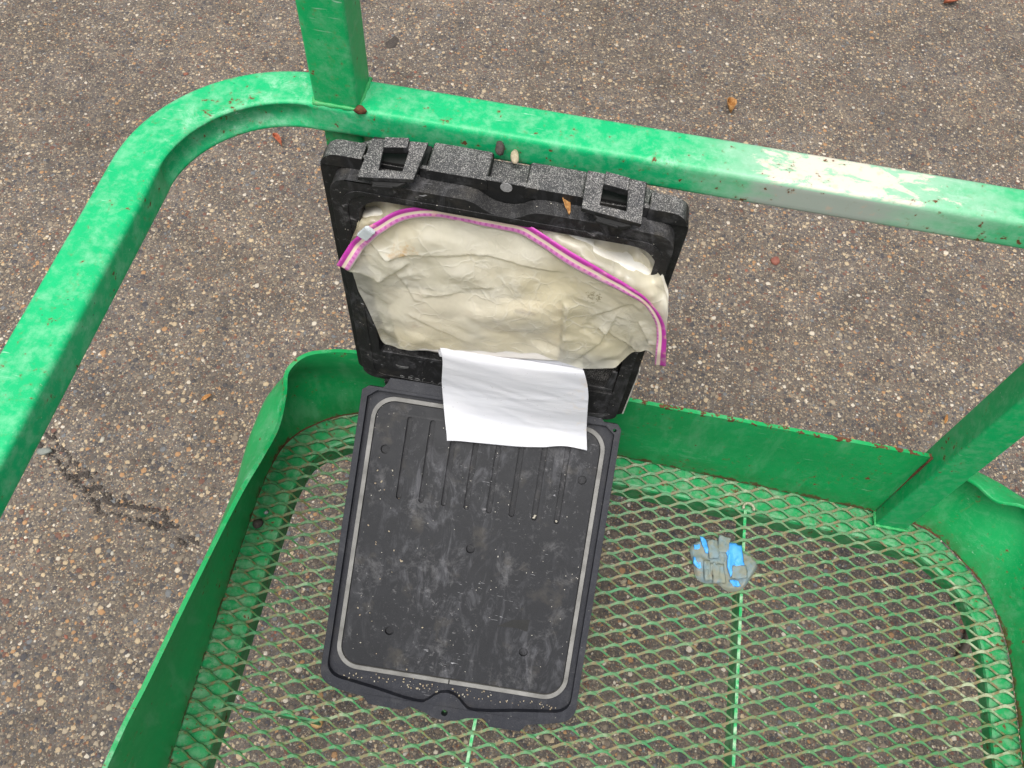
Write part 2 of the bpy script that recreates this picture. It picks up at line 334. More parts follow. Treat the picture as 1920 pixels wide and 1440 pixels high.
class MB:
    def __init__(s): s.v = []; s.f = []
    def add(s, v, f): n = len(s.v); s.v += [tuple(x) for x in v]; s.f += [tuple(i+n for i in q) for q in f]; return s
    def box(s, x0, x1, y0, y1, z0, z1, T=None):
        v = [Vector((x, y, z)) for z in (z0, z1) for y in (y0, y1) for x in (x0, x1)]
        if T: v = [T(p) for p in v]
        return s.add(v, [(0, 2, 3, 1), (4, 5, 7, 6), (0, 1, 5, 4), (2, 6, 7, 3), (0, 4, 6, 2), (1, 3, 7, 5)])
    def prism(s, outer, holes, d0, d1, T):
        loops = [outer]+list(holes)
        flat = [p for L in loops for p in L]
        tris = tessellate_polygon([[Vector((p[0], p[1], 0)) for p in L] for L in loops])
        n = len(flat)
        v = [T(Vector((p[0], p[1], d0))) for p in flat]+[T(Vector((p[0], p[1], d1))) for p in flat]
        f = []
        for t in tris:
            a, b, c = t
            ar = (flat[b][0]-flat[a][0])*(flat[c][1]-flat[a][1])-(flat[c][0]-flat[a][0])*(flat[b][1]-flat[a][1])
            if abs(ar) < 1e-12: continue
            if ar < 0: a, b, c = a, c, b
            f += [(a+n, b+n, c+n), (a, c, b)]
        k = 0
        for L in loops:
            m_ = len(L)
            ar = sum(L[i][0]*L[(i+1) % m_][1]-L[(i+1) % m_][0]*L[i][1] for i in range(m_))
            ccw = (ar > 0) == (L is outer)
            for i in range(m_):
                a, b = k+i, k+(i+1) % m_
                f.append((a, b, b+n, a+n) if ccw else (a, a+n, b+n, b))
            k += m_
        return s.add(v, f)
    def tube(s, pts, r, n=8, up=Vector((0, 0, 1)), cap=True):
        V = []; pts = [Vector(p) for p in pts]; m_ = len(pts)
        for i, p in enumerate(pts):
            t = (pts[min(i+1, m_-1)]-pts[max(i-1, 0)]).normalized()
            a = t.cross(up); a = a.normalized() if a.length > 1e-4 else t.orthogonal().normalized(); b = a.cross(t)
            rr_ = r[i] if hasattr(r, '__len__') else r
            V += [p+(a*math.cos(2*math.pi*k/n)+b*math.sin(2*math.pi*k/n))*rr_ for k in range(n)]
        F = [(i*n+k, i*n+(k+1) % n, (i+1)*n+(k+1) % n, (i+1)*n+k) for i in range(m_-1) for k in range(n)]
        if cap: F += [tuple(range(n))[::-1], tuple((m_-1)*n+k for k in range(n))]
        return s.add(V, F)
    def build(s, name, mat, parent=None, **kw): return obj(name, s.v, s.f, mat, parent, **kw)
def rr(x0, x1, y0, y1, r, n=7):
    r = r if hasattr(r, '__len__') else (r,)*4            # bl br tr tl
    out = []
    for (cx, cy, a0, q) in ((x0+r[0], y0+r[0], 180, r[0]), (x1-r[1], y0+r[1], 270, r[1]), (x1-r[2], y1-r[2], 0, r[2]), (x0+r[3], y1-r[3], 90, r[3])):
        for k in range(n+1):
            a = math.radians(a0+90*k/n); out.append((cx+q*math.cos(a), cy+q*math.sin(a)))
    return out
def circ(x, y, r, n=16): return [(x+r*math.cos(2*math.pi*k/n), y+r*math.sin(2*math.pi*k/n)) for k in range(n)]
def cr(P, n=8):                                            # Catmull-Rom through points
    P = [Vector(p) for p in P]; out = []
    for i in range(len(P)-1):
        a, b, c, d = P[max(i-1, 0)], P[i], P[i+1], P[min(i+2, len(P)-1)]
        for k in range(n):
            t = k/n; out.append(.5*((2*b)+(c-a)*t+(2*a-5*b+4*c-d)*t*t+(3*b-a-3*c+d)*t**3))
    return out+[P[-1]]
def loft(sections, closed=True, cap=False):
    n = len(sections[0]); V = [p for s_ in sections for p in s_]; F = []
    for i in range(len(sections)-1):
        for k in range(n if closed else n-1):
            F.append((i*n+k, (i+1)*n+k, (i+1)*n+(k+1) % n, i*n+(k+1) % n))
    if cap: F += [tuple(range(n)), tuple((len(sections)-1)*n+k for k in range(n))[::-1]]
    return V, F
def blob(c, r, sq=(1, 1, 1), seed=0, amp=.25, lv=2):
    bm = bmesh.new(); bmesh.ops.create_icosphere(bm, subdivisions=lv, radius=1)
    V = []
    rot = Matrix.Rotation(seed*2.399, 3, 'Z')
    for v in bm.verts:
        p = v.co.normalized(); k = 1+amp*noise.noise(p*1.6+Vector((seed*3.1, 0, 0)))*1.6
        q = rot @ Vector((p.x*sq[0]*k*r, p.y*sq[1]*k*r, p.z*sq[2]*k*r)); V.append(Vector(c)+q)
    F = [tuple(v.index for v in f.verts) for f in bm.faces]; bm.free(); return V, F

# ================================================================ GROUND
GZ = -.30
me = MB()
def gh(x, y):
    h = .004*noise.noise(Vector((x*2.2, y*2.2, 0)))+.0025*noise.noise(Vector((x*9, y*9, 3)))
    # worn groove where the seal coat has cracked
    best = 1e9
    for (a, b) in zip(CRK[:-1], CRK[1:]):
        ab = b-a; t = max(0, min(1, (Vector((x, y))-a).dot(ab)/ab.length_squared)); best = min(best, (Vector((x, y))-a-ab*t).length)
    if best < .03: h -= .006*max(0, 1-best/.014)
    return h
CRK = [Vector(p) for p in ((-.93, .560), (-.885, .535), (-.845, .505), (-.815, .492), (-.785, .470), (-.762, .452), (-.735, .455), (-.70, .452), (-.668, .452), (-.650, .440), (-.61, .430), (-.57, .405))]
xs = [-60, -12, -4, -2.2]+[-1.9+.02*i for i in range(171)]+[2.2, 4, 12, 60]
ys = [-60, -12, -3, -1]+[-.5+.02*i for i in range(171)]+[3.3, 5, 12, 60]
gv = [(x, y, GZ+(gh(x, y) if abs(x) < 2 and -.6 < y < 3.2 else 0)) for y in ys for x in xs]
nx = len(xs)
gf = [(j*nx+i, j*nx+i+1, (j+1)*nx+i+1, (j+1)*nx+i) for j in range(len(ys)-1) for i in range(nx-1)]
g = obj('ground', gv, gf, M_ground, smooth=True); tag(g, kind='structure')

# loose chips standing proud of the seal coat
V = []; F = []; T_ = []
for i in range(3600):
    x = random.uniform(-1.9, 1.5); y = random.uniform(-.25, 2.7)
    r = random.choice((.0018, .0022, .0028, .0034, .0042))*random.uniform(.8, 1.25)*(1.25 if random.random() < .05 else 1)
    v, f = blob((x, y, GZ+gh(x, y)-.0005), r, (random.uniform(.8, 1.4), random.uniform(.7, 1), .55), seed=i*.37, lv=1, amp=.3)
    n = len(V); V += v; F += [tuple(k+n for k in q) for q in f]; T_ += [random.random()]*len(v)
o = obj('gravel_chips', V, F, M_grit, attrs={'tone': T_}, smooth=True); tag(o, 'loose pale and brown gravel chips scattered over the asphalt', 'gravel', kind='stuff')
# dark soil caught in the crack
V = []; F = []
cp = cr([(p.x, p.y, 0) for p in CRK], 12)
for i in range(1500):
    p = random.choice(cp); s_ = .015 if p.x < -.64 else .009
    x = p.x+random.gauss(0, s_*.55); y = p.y+random.gauss(0, s_*.45)
    v, f = blob((x, y, GZ+gh(x, y)), random.uniform(.0012, .0040), (1.3, .9, .45), seed=i*.7, lv=1, amp=.35)
    n = len(V); V += v; F += [tuple(k+n for k in q) for q in f]
o = obj('crack_soil', V, F, M_mud, smooth=True); tag(o, 'dark soil crumbs filling the crack in the asphalt on the left', 'soil', kind='stuff')
def stone(c, r, sq, mat, label, seed, cat='stone', name='stone', group=None):
    v, f = blob(c, r, sq, seed, .22); o = obj(name, v, f, mat, org=c, smooth=True); tag(o, label, cat, group)
def leaf(c, L, Wd, ang, mat, label, curl=.3, tilt=(0, 0), serr=.0, name='leaf'):
    V = []; n = 12; R = Matrix.Rotation(ang, 3, 'Z') @ Matrix.Rotation(tilt[0], 3, 'X') @ Matrix.Rotation(tilt[1], 3, 'Y')
    for i in range(n+1):
        t = i/n; w = Wd*(math.sin(math.pi*t**.8)**.75+.03)*(1+serr*math.sin(i*2.3))
        for k in range(-3, 4):
            u = k/3; z = curl*Wd*(u*u)+.12*L*math.sin(t*3.3)*curl+.04*Wd*math.sin(i*1.7+k)
            V.append(Vector(c)+R @ Vector(((t-.5)*L, u*w*.5, z)))
    F = [(i*7+k, i*7+k+1, (i+1)*7+k+1, (i+1)*7+k) for i in range(n) for k in range(6)]
    o = obj(name, V, F, mat, org=c, smooth=True); m_ = o.modifiers.new('thick', 'SOLIDIFY'); m_.thickness = .0005; tag(o, label, 'leaf')
leaf((.308, 1.749, GZ+.008), .034, .024, 1.9, M_leaf, 'curled orange leaf lying on the asphalt beyond the long green rail', 1.0)
leaf((-.741, 1.389, GZ+.006), .040, .013, -.75, M_redleaf, 'small red curled leaf on the asphalt under the bend of the green rail', .9)
leaf((.905, 2.33, GZ+.006), .05, .03, .5, M_redleaf, 'dull red leaf on the asphalt in the far right corner', .5)
leaf((.790, .955, GZ+.006), .024, .006, 1.3, M_leaf, 'thin orange leaf sliver on the asphalt left of the right green post', .5)
leaf((-.66, .70, GZ+.006), .022, .009, .9, M_leaf, 'tiny orange leaf on the asphalt beside the left toe board', .5)
stone((.438, 1.291, GZ+.004), .0125, (1, .85, .45), M_redstone, 'flat red brown stone chip on the asphalt below the long rail', 3)
stone((-.280, .167, GZ+.004), .0105, (1.1, .85, .5), M_orangestone, 'ochre pebble seen through the mesh near the foot of the lid', 5)
stone((-.915, .532, GZ+.002), .011, (1.25, .7, .4), simple('grey_green_stone', [(.3, (.15, .17, .15)), (.7, (.21, .22, .20))], 200, .8), 'grey green pebble at the left end of the crack in the asphalt', 8)
stone((-.57, 1.80, GZ-.002), .022, (1.5, .8, .22), M_mud, 'flat black tar blot on the asphalt right of the upright post', 11, 'tar blot', 'tar_blot')

# ================================================================ LIFT BASKET
bk = empty('lift_basket', (0, .2, 0), 'green steel work platform basket with expanded metal floor standing over the asphalt', 'lift basket')
# floor outline (inner foot of the toe board)
FL = [(-.392, -.30), (-.393, .0), (-.396, .15), (-.399, .27), (-.4005, .38), (-.401, .42), (-.398, .463), (-.384, .516), (-.346, .557), (-.295, .584), (-.23, .592), (-.05, .594), (.135, .595), (.32, .589), (.49, .583), (.55, .576), (.60, .561), (.645, .520), (.672, .484), (.690, .43), (.697, .375), (.698, .25), (.696, .0), (.694, -.30)]
flo = [(p.x, p.y) for p in cr([(x, y, 0) for x, y in FL], 6)]
def inside(x, y):
    c = False; n = len(flo); j = n-1
    for i in range(n):
        (xi, yi), (xj, yj) = flo[i], flo[j]
        if (yi > y) != (yj > y) and x < (xj-xi)*(y-yi)/(yj-yi)+xi: c = not c
        j = i
    return c
# --- expanded metal
LW, SW = .0485, .0197
X0, Y0 = .343, .337
V = []; F = []; LO = []
prof = [0, .12, .5, .5-.0, .88, 1.0]
def strand(i, x):        # height of zigzag i at x : meets i+1 and i-1 alternately
    t = ((x-X0)/LW + (.5 if i % 2 else 0)) % 1.0
    tri = abs(t-.5)*2                      # 1 at t=0, 0 at t=.5
    tri = min(1, max(0, (tri-.13)/.74)); tri = tri*tri*(3-2*tri)*.35+tri*.65
    slope = 1 if t < .5 else -1
    return (tri-.5)*(SW*.5-.0012), slope, tri
dx = LW/14
for i in range(int((-.30-Y0)/(SW/2))-1, int((.60-Y0)/(SW/2))+2):
    yb = Y0+i*SW/2+SW/4; prev = None
    nxs = int(1.12/dx)
    for k in range(nxs+1):
        x = -.405+k*dx
        a, sl, tri = strand(i, x)
        y = yb+a+.0006*noise.noise(Vector((x*14, y if False else yb*14, 5)))
        if not inside(x, y) or y < -.29: prev = None; continue
        sag = -.0035*math.exp(-((x-.1)**2+(y-.15)**2)/.05)
        wide = .00190 if sl < 0 else .00125
        wide += .0007*max(0, abs(tri-.5)*2-.8)*5*.4
        zt = .0016*(tri-.5)*2+sag+.0005
        th = .0016
        # strand web tilted: its upper edge leans away
        q = [Vector((x, y-wide, zt-.0006)), Vector((x, y+wide, zt+.0010)), Vector((x, y+wide+.0002, zt-th)), Vector((x, y-wide+.0002, zt-th-.0012))]
        n = len(V); V += q; LO += [(1-abs(tri-.5)*2)*(1.0 if sl < 0 else .6)]*4
        if prev is not None:
            for e in range(4): F.append((prev+e, prev+(e+1) % 4, n+(e+1) % 4, n+e))
        prev = n
obj('floor_mesh', V, [f[::-1] for f in F], M_mesh, bk, attrs={'lowered': LO})

# --- perimeter frame tube under the mesh
def offset(path, d):
    out = []
    for i, p in enumerate(path):
        t = (path[min(i+1, len(path)-1)]-path[max(i-1, 0)]).normalized(); out.append(p+Vector((t.y, -t.x, 0))*d)
    return out
base = cr([(x, y, 0) for x, y in FL], 6)
o1 = offset(base, -.001); o2 = offset(base, .047)
R_ = []
for a, b in zip(o1, o2):
    b = a.lerp(b, 1-.24*max(0, min(1, (a.x-.58)/.08)))
    e = (b-a).normalized()
    zb = -.047+(.017*max(0, min(1, (b.x-.50)/.10)))
    R_.append([a+Vector((0, 0, zb)), a+Vector((0, 0, -.0052)), b-e*.005+Vector((0, 0, -.0052)), b-e*.0015+Vector((0, 0, -.0067)), b+Vector((0, 0, -.0105)), b+Vector((0, 0, zb))])
V, F = loft(R_, True, True); obj('floor_frame', V, [f[::-1] for f in F], M_frame, bk, smooth=False)
for x, dxx in ((.319, .002), (-.022, -.003)):
    mb = MB(); mb.box(x-.0021, x+.0021, -.30, .545, -.046, -.0048); mb.build('cross_bar', M_bar, bk)
mb = MB(); mb.box(-.352, -.225, .1355, .1385, -.040, -.012); mb.build('cross_bar', M_frame, bk)
# washer at the bar end
mb = MB(); mb.tube([(.322+.008*math.cos(a), .546+.008*math.sin(a), .002) for a in [math.radians(-20+i*22) for i in range(11)]], .0022, 6); mb.build('washer', M_washer, bk, smooth=True)

# --- toe board : foot, waist and top lines in space
def board(foot, waist, top, name, label=None, n=8):
    A, B, C_ = cr(foot, n), cr(waist, n), cr(top, n); rows = []
    for a, b, c in zip(A, B, C_):
        col = []
        for t in (0, .12, .25, .4, .55, .7, .8, .9, .96, 1.0):
            q = (a*(1-t)**2+b*2*t*(1-t)*1.0+c*t*t) if False else None
            if t < .6: s_ = t/.6; q = a.lerp(b, s_)
            else: s_ = (t-.6)/.4; q = b.lerp(c, s_)
            # soften the fold at the waist
            if .4 < t < .85: q = q.lerp(a.lerp(c, t), .12)
            col.append(q)
        rows.append(col)
    V, F = loft(rows, closed=False)
    o = obj(name, V, F, M_toe, bk, smooth=True)
    m_ = o.modifiers.new('thick', 'SOLIDIFY'); m_.thickness = .0055; m_.offset = 1
    b_ = o.modifiers.new('bevel', 'BEVEL'); b_.width = .0022; b_.segments = 2; b_.limit_method = 'ANGLE'; b_.angle_limit = math.radians(50)
    s2 = o.modifiers.new('sub', 'SUBSURF'); s2.levels = s2.render_levels = 1
    if label: o['label'] = label
    return o
H1 = .185
foot = [(-.394, -.30, .001), (-.395, .0, .001), (-.398, .15, .001), (-.401, .27, .001), (-.4025, .38, .001), (-.403, .42, .001), (-.400, .466, .001), (-.386, .518, .001), (-.347, .559, .001), (-.295, .586, .001), (-.23, .594, .001), (-.05, .596, .001), (.135, .597, .001), (.32, .591, .001), (.49, .585, .001), (.512, .584, .001)]
waist = [(-.400, -.30, .11), (-.396, .0, .11), (-.398, .15, .11), (-.399, .27, .112), (-.400, .38, .115), (-.405, .43, .122), (-.408, .478, .126), (-.402, .535, .126), (-.371, .580, .122), (-.315, .596, .112), (-.24, .598, .11), (-.05, .597, .11), (.135, .596, .11), (.32, .592, .11), (.49, .588, .11), (.512, .587, .11)]
top = [(-.412, -.30, H1), (-.397, .027, H1), (-.388, .12, H1), (-.378, .223, H1), (-.364, .348, .184), (-.353, .41, .183), (-.347, .455, .182), (-.353, .502, .182), (-.3605, .535, .184), (-.347, .563, .185), (-.32, .578, H1), (-.26, .588, H1), (-.05, .592, .186), (.135, .590, .186), (.31, .589, .187), (.514, .590, .183)][:16]
# keep the three lines in step
board(foot, waist, top, 'toe_board')
foot2 = [(.548, .583, .001), (.575, .573, .001), (.602, .563, .001), (.647, .522, .001), (.674, .486, .001), (.692, .43, .001), (.699, .375, .001), (.700, .25, .001), (.698, .0, .001), (.696, -.30, .001)]
wst2 = [(.552, .612, .12), (.582, .626, .130), (.612, .624, .130), (.655, .612, .128), (.705, .575, .12), (.722, .50, .12), (.733, .42, .12), (.735, .27, .12), (.73, .0, .12), (.72, -.3, .12)]
top2 = [(.556, .600, .170), (.570, .580, .160), (.592, .574, .150), (.616, .557, .148), (.652, .556, .150), (.70, .525, .158), (.725, .44, .168), (.738, .29, .175), (.735, .0, .18), (.725, -.3, .18)]
board(foot2, wst2, top2, 'toe_board', 'bent toe board corner right of the right post, folded inwards')
# rusty seam where the mesh is stitched to the board
pts = [p+Vector((.0015, -.0015, .0035)) for p in cr([(x, y, 0) for x, y in FL], 6)]
mb = MB(); mb.tube([p+Vector((0, 0, .0006*math.sin(i*1.3))) for i, p in enumerate(pts)], [.0016+.0009*abs(noise.noise(p*40)) for p in pts], 6); mb.build('weld_seam', M_rustb, bk, smooth=True)

# --- mid rail, bent square tube
def rail_path():
    P = [(Vector((-.3985, -.45+.05*i, 0)), Vector((0, 1, 0)), 0) for i in range(19)]
    c = Vector((-.27, .481, 0)); r = .1285
    for k in range(33):
        a = math.radians(180-90*k/32); blend = math.sin(math.pi*k/32)**.5 if 0 < k < 32 else 0
        P.append((c+Vector((math.cos(a), math.sin(a), 0))*r, Vector((math.sin(a), -math.cos(a), 0)), blend))
    P += [(Vector((-.24+.05*i, .6105, 0)), Vector((1, 0, 0)), 0) for i in range(25)]
    return P
secs = []
hw, hh, rc = .0225, .0175, .0055
for p, t, bl in rail_path():
    nrm = Vector((t.y, -t.x, 0))        # towards the inside of the bend
    sec = []
    for (u, v) in rr(-hw, hw, -hh, hh, rc, 4):
        d = 0
        if u > hw*.7: d = -.010*bl*math.exp(-((v+.002)/.010)**2)      # the wall buckles inwards in the bend
        if u > hw*.7 and v > hh*.6: d += .001*bl
        sec.append(p+nrm*(u+d)+Vector((0, 0, .6025+v)))
    # add points along the inner wall
    secs.append(sec)
# refine the section so the buckled wall is curved
def refine(sec):
    out = []
    n = len(sec)
    for i in range(n):
        a, b = sec[i], sec[(i+1) % n]; out.append(a)
        if (b-a).length > .015:
            for k in range(1, 6): out.append(a.lerp(b, k/6))
    return out
secs2 = []
for (p, t, bl), sec in zip(rail_path(), secs):
    nrm = Vector((t.y, -t.x, 0)); s2 = refine(sec); q2 = []
    for q in s2:
        u = (q-p).dot(nrm); v = q.z-.6025
        if u > hw*.8 and abs(v) < hh-.004: q = q-nrm*(.014*bl*max(0, math.cos(max(-1, min(1, (v-.004)/(hh-.002)))*math.pi/2))**.6)
        q2.append(q)
    secs2.append(q2)
# sections have equal counts only if refined alike
k0 = len(secs2[0]); assert all(len(s_) == k0 for s_ in secs2)
V, F = loft(secs2, True, True); obj('mid_rail', V, [f[::-1] for f in F], M_rail, bk, smooth=True)
me_ = bk.children[-1].data
try: me_.set_sharp_from_angle(angle=math.radians(50))
except Exception: pass
def post(cx, cy, hx, hy, z0, z1, name='post'):
    o2 = [rr(cx-hx, cx+hx, cy-hy, cy+hy, .0035, 4)]
    s_ = [[Vector((x, y, z)) for x, y in o2[0]] for z in [z0+(z1-z0)*k/24 for k in range(25)]]
    V, F = loft(s_, True, True); o = obj(name, V, [f[::-1] for f in F], M_post, bk, smooth=True)
    try: o.data.set_sharp_from_angle(angle=math.radians(50))
    except Exception: pass
    return o
post(-.2475, .612, .0215, .0215, .6205, 1.09)
post(-.2475, .618, .0205, .0205, -.04, .5845)
post(.5355, .580, .0222, .0222, -.03, .585)
# weld beads round the post feet
def bead(pts, r, name='weld_bead', mat=M_bead):
    P_ = []
    for a, b in zip(pts[:-1], pts[1:]):
        for k in range(10): P_.append(Vector(a).lerp(Vector(b), k/10))
    P_.append(Vector(pts[-1]))
    mb = MB(); mb.tube(P_, [r*(1+.25*math.sin(i*1.9)+.3*noise.noise(p*300)) for i, p in enumerate(P_)], 7); mb.build(name, mat, bk, smooth=True)
bead([(-.269, .600, .6200), (-.269, .5905, .6190), (-.226, .5905, .6190), (-.2255, .633, .6200)], .0022)
bead([(-.268, .5965, .584), (-.227, .5965, .584)], .0035)
bead([(.513, .603, .001), (.5125, .557, .001), (.561, .557, .001)], .0026)
bead([(.5125, .5825, .004), (.5125, .5825, .186)], .0018, 'weld_seam', M_rustb)
v, f = blob((-.2235, .589, .621), .0048, (1.2, .8, .8), 4, .3); obj('rust_patch', v, f, M_rustb, bk, smooth=True)

# control points of the bag film and of its zip, tenths of a millimetre
BAG= [[(-2372,5141,4824),(-2372,5141,4821),(-2372,5141,4818),(-2372,5141,4816),(-2372,5141,4813),(-2372,5141,4810),(-2372,5141,4807),(-2371,5141,4804),(-2371,5141,4801),(-2371,5141,4798),(-2371,5141,4795),(-2371,5141,4793),(-2371,5141,4790)],[(-2318,5150,4968),(-2320,5148,4952),(-2322,5146,4935),(-2325,5144,4918),(-2328,5143,4899),(-2331,5142,4881),(-2334,5141,4862),(-2337,5141,4842),(-2340,5141,4822),(-2344,5140,4802),(-2347,5140,4782),(-2351,5141,4762),(-2354,5141,4741)],[(-2274,5181,5079),(-2278,5174,5052),(-2281,5167,5026),(-2284,5159,5001),(-2287,5152,4974),(-2292,5147,4945),(-2297,5143,4913),(-2303,5141,4878),(-2310,5141,4843),(-2316,5140,4806),(-2323,5140,4768),(-2331,5141,4729),(-2338,5142,4689)],[(-2224,5188,5220),(-2231,5187,5173),(-2239,5185,5126),(-2245,5182,5082),(-2250,5174,5042),(-2254,5163,5007),(-2258,5153,4970),(-2264,5146,4928),(-2271,5143,4882),(-2279,5141,4832),(-2288,5141,4779),(-2297,5142,4724),(-2308,5147,4665)],[(-2178,5202,5349),(-2182,5189,5305),(-2190,5185,5249),(-2199,5184,5188),(-2209,5184,5125),(-2217,5181,5066),(-2223,5171,5016),(-2228,5158,4968),(-2234,5148,4915),(-2243,5144,4854),(-2253,5144,4788),(-2265,5147,4716),(-2280,5157,4632)],[(-2209,5387,5329),(-2178,5281,5371),(-2161,5211,5371),(-2163,5187,5314),(-2173,5183,5229),(-2186,5184,5136),(-2197,5180,5048),(-2203,5164,4974),(-2211,5151,4895),(-2223,5148,4801),(-2240,5155,4690),(-2264,5181,4553),(-2290,5207,4410)],[(-2196,5462,5444),(-2208,5457,5337),(-2184,5364,5334),(-2143,5229,5386),(-2140,5185,5325),(-2153,5182,5211),(-2169,5184,5087),(-2179,5170,4980),(-2188,5155,4873),(-2205,5157,4740),(-2233,5183,4569),(-2262,5211,4391),(-2282,5215,4242)],[(-2123,5462,5527),(-2145,5478,5380),(-2143,5430,5304),(-2080,5230,5417),(-2081,5189,5335),(-2096,5183,5205),(-2114,5185,5062),(-2126,5170,4937),(-2142,5163,4798),(-2168,5179,4622),(-2200,5208,4422),(-2223,5214,4249),(-2244,5214,4080)],[(-2042,5439,5635),(-2072,5469,5456),(-2081,5445,5336),(-2014,5221,5460),(-2025,5200,5335),(-2041,5191,5191),(-2058,5183,5041),(-2070,5161,4905),(-2091,5160,4736),(-2125,5189,4519),(-2156,5209,4306),(-2181,5213,4110),(-2209,5219,3902)],[(-1876,5428,5709),(-1889,5398,5580),(-1889,5327,5495),(-1884,5241,5427),(-1901,5216,5282),(-1919,5192,5129),(-1930,5148,5000),(-1957,5141,4813),(-1994,5160,4583),(-2038,5194,4322),(-2077,5209,4078),(-2115,5217,3832),(-2150,5216,3590)],[(-1731,5478,5714),(-1761,5478,5526),(-1727,5278,5570),(-1759,5281,5371),(-1777,5237,5222),(-1793,5184,5080),(-1815,5148,4909),(-1854,5154,4674),(-1900,5176,4403),(-1943,5181,4144),(-1986,5184,3876),(-2042,5215,3550),(-2095,5230,3232)],[(-1529,5413,5809),(-1553,5383,5656),(-1566,5315,5542),(-1591,5282,5382),(-1610,5228,5242),(-1642,5212,5048),(-1673,5191,4852),(-1709,5177,4639),(-1747,5165,4411),(-1783,5143,4189),(-1825,5133,3936),(-1890,5180,3581),(-1956,5219,3217)],[(-1361,5462,5777),(-1366,5343,5721),(-1399,5336,5533),(-1422,5283,5394),(-1442,5214,5270),(-1481,5211,5056),(-1520,5204,4837),(-1556,5180,4631),(-1594,5157,4416),(-1636,5137,4185),(-1684,5132,3920),(-1741,5149,3606),(-1808,5180,3250)],[(-911,5396,5822),(-952,5360,5679),(-993,5314,5544),(-1038,5288,5378),(-1081,5241,5233),(-1127,5204,5069),(-1172,5154,4917),(-1230,5151,4693),(-1284,5120,4499),(-1343,5103,4276),(-1415,5120,3988),(-1483,5114,3724),(-1582,5197,3298)],[(-472,5332,5867),(-529,5306,5720),(-592,5315,5526),(-653,5283,5375),(-714,5238,5234),(-779,5210,5066),(-846,5182,4891),(-916,5156,4706),(-989,5129,4515),(-1063,5097,4324),(-1148,5098,4072),(-1244,5130,3760),(-1346,5165,3426)],[(-225,5436,5739),(-261,5324,5696),(-299,5260,5598),(-340,5225,5461),(-383,5192,5317),(-429,5190,5127),(-474,5157,4971),(-522,5140,4786),(-570,5110,4614),(-620,5071,4447),(-677,5083,4197),(-741,5119,3897),(-807,5150,3590)],[(32,5496,5661),(9,5455,5542),(-14,5246,5621),(-37,5178,5533),(-60,5178,5358),(-85,5168,5190),(-110,5148,5029),(-136,5118,4873),(-162,5077,4730),(-190,5066,4536),(-221,5095,4276),(-254,5135,3986),(-287,5140,3739)],[(242,5398,5713),(226,5392,5556),(205,5295,5502),(182,5134,5530),(165,5114,5381),(147,5117,5196),(128,5102,5030),(109,5118,4813),(90,5158,4554),(69,5144,4361),(47,5121,4175),(24,5126,3938),(0,5132,3688)],[(463,5491,5545),(452,5479,5392),(431,5351,5375),(407,5186,5405),(392,5125,5307),(380,5117,5137),(368,5114,4952),(357,5116,4755),(345,5126,4537),(332,5130,4320),(318,5123,4109),(304,5126,3874),(290,5130,3627)],[(573,5451,5461),(559,5372,5401),(541,5247,5397),(520,5106,5415),(512,5082,5284),(507,5096,5099),(501,5104,4914),(494,5101,4739),(488,5109,4541),(484,5136,4307),(475,5130,4115),(467,5124,3913),(460,5130,3686)],[(677,5349,5452),(673,5330,5332),(654,5191,5360),(641,5099,5331),(637,5087,5198),(636,5092,5038),(636,5102,4865),(634,5104,4698),(634,5115,4511),(636,5151,4282),(638,5179,4057),(635,5173,3873),(630,5152,3710)],[(763,5332,5351),(747,5240,5342),(732,5148,5334),(722,5094,5278),(717,5073,5178),(715,5078,5040),(715,5095,4883),(714,5106,4728),(712,5114,4573),(711,5122,4414),(711,5145,4227),(712,5173,4028),(709,5170,3869)],[(828,5176,5423),(821,5152,5352),(816,5139,5265),(805,5090,5224),(798,5073,5141),(795,5077,5027),(794,5088,4900),(791,5099,4772),(789,5108,4641),(786,5116,4510),(783,5120,4382),(779,5123,4251),(778,5142,4093)],[(886,5150,5303),(883,5146,5221),(876,5118,5170),(869,5091,5117),(866,5085,5034),(863,5084,4943),(861,5086,4846),(860,5094,4739),(859,5103,4628),(857,5107,4522),(855,5114,4410),(853,5117,4302),(850,5118,4193)],[(947,5135,5166),(942,5115,5121),(937,5096,5073),(934,5086,5015),(931,5081,4946),(930,5081,4872),(929,5082,4793),(929,5090,4705),(928,5097,4615),(927,5100,4531),(926,5100,4449),(924,5102,4364),(923,5107,4273)],[(980,5088,5014),(983,5083,4956),(986,5081,4893),(990,5082,4826),(994,5085,4754),(998,5090,4677),(1003,5092,4605),(1006,5091,4536),(1010,5092,4464),(1014,5095,4387),(1019,5100,4306),(1025,5107,4221),(1030,5114,4135)],[(1023,5084,4796),(1032,5088,4733),(1042,5091,4669),(1050,5092,4609),(1059,5091,4550),(1068,5091,4489),(1077,5092,4426),(1087,5095,4358),(1098,5103,4283),(1109,5113,4204),(1120,5118,4131),(1130,5120,4063),(1139,5120,3996)]]
ZIP=[(-2352,5111,4824),(-2266,5118,4995),(-2188,5153,5134),(-2077,5152,5305),(-1963,5172,5439),(-1796,5266,5523),(-1584,5282,5628),(-1380,5305,5669),(-1187,5367,5618),(-972,5329,5661),(-766,5335,5639),(-580,5299,5659),(-390,5250,5635),(-114,5141,5596),(213,5081,5486),(545,5051,5352),(737,5042,5213),(908,5051,4951),(1001,5062,4675),(1055,5067,4378),(1114,5090,4047)]

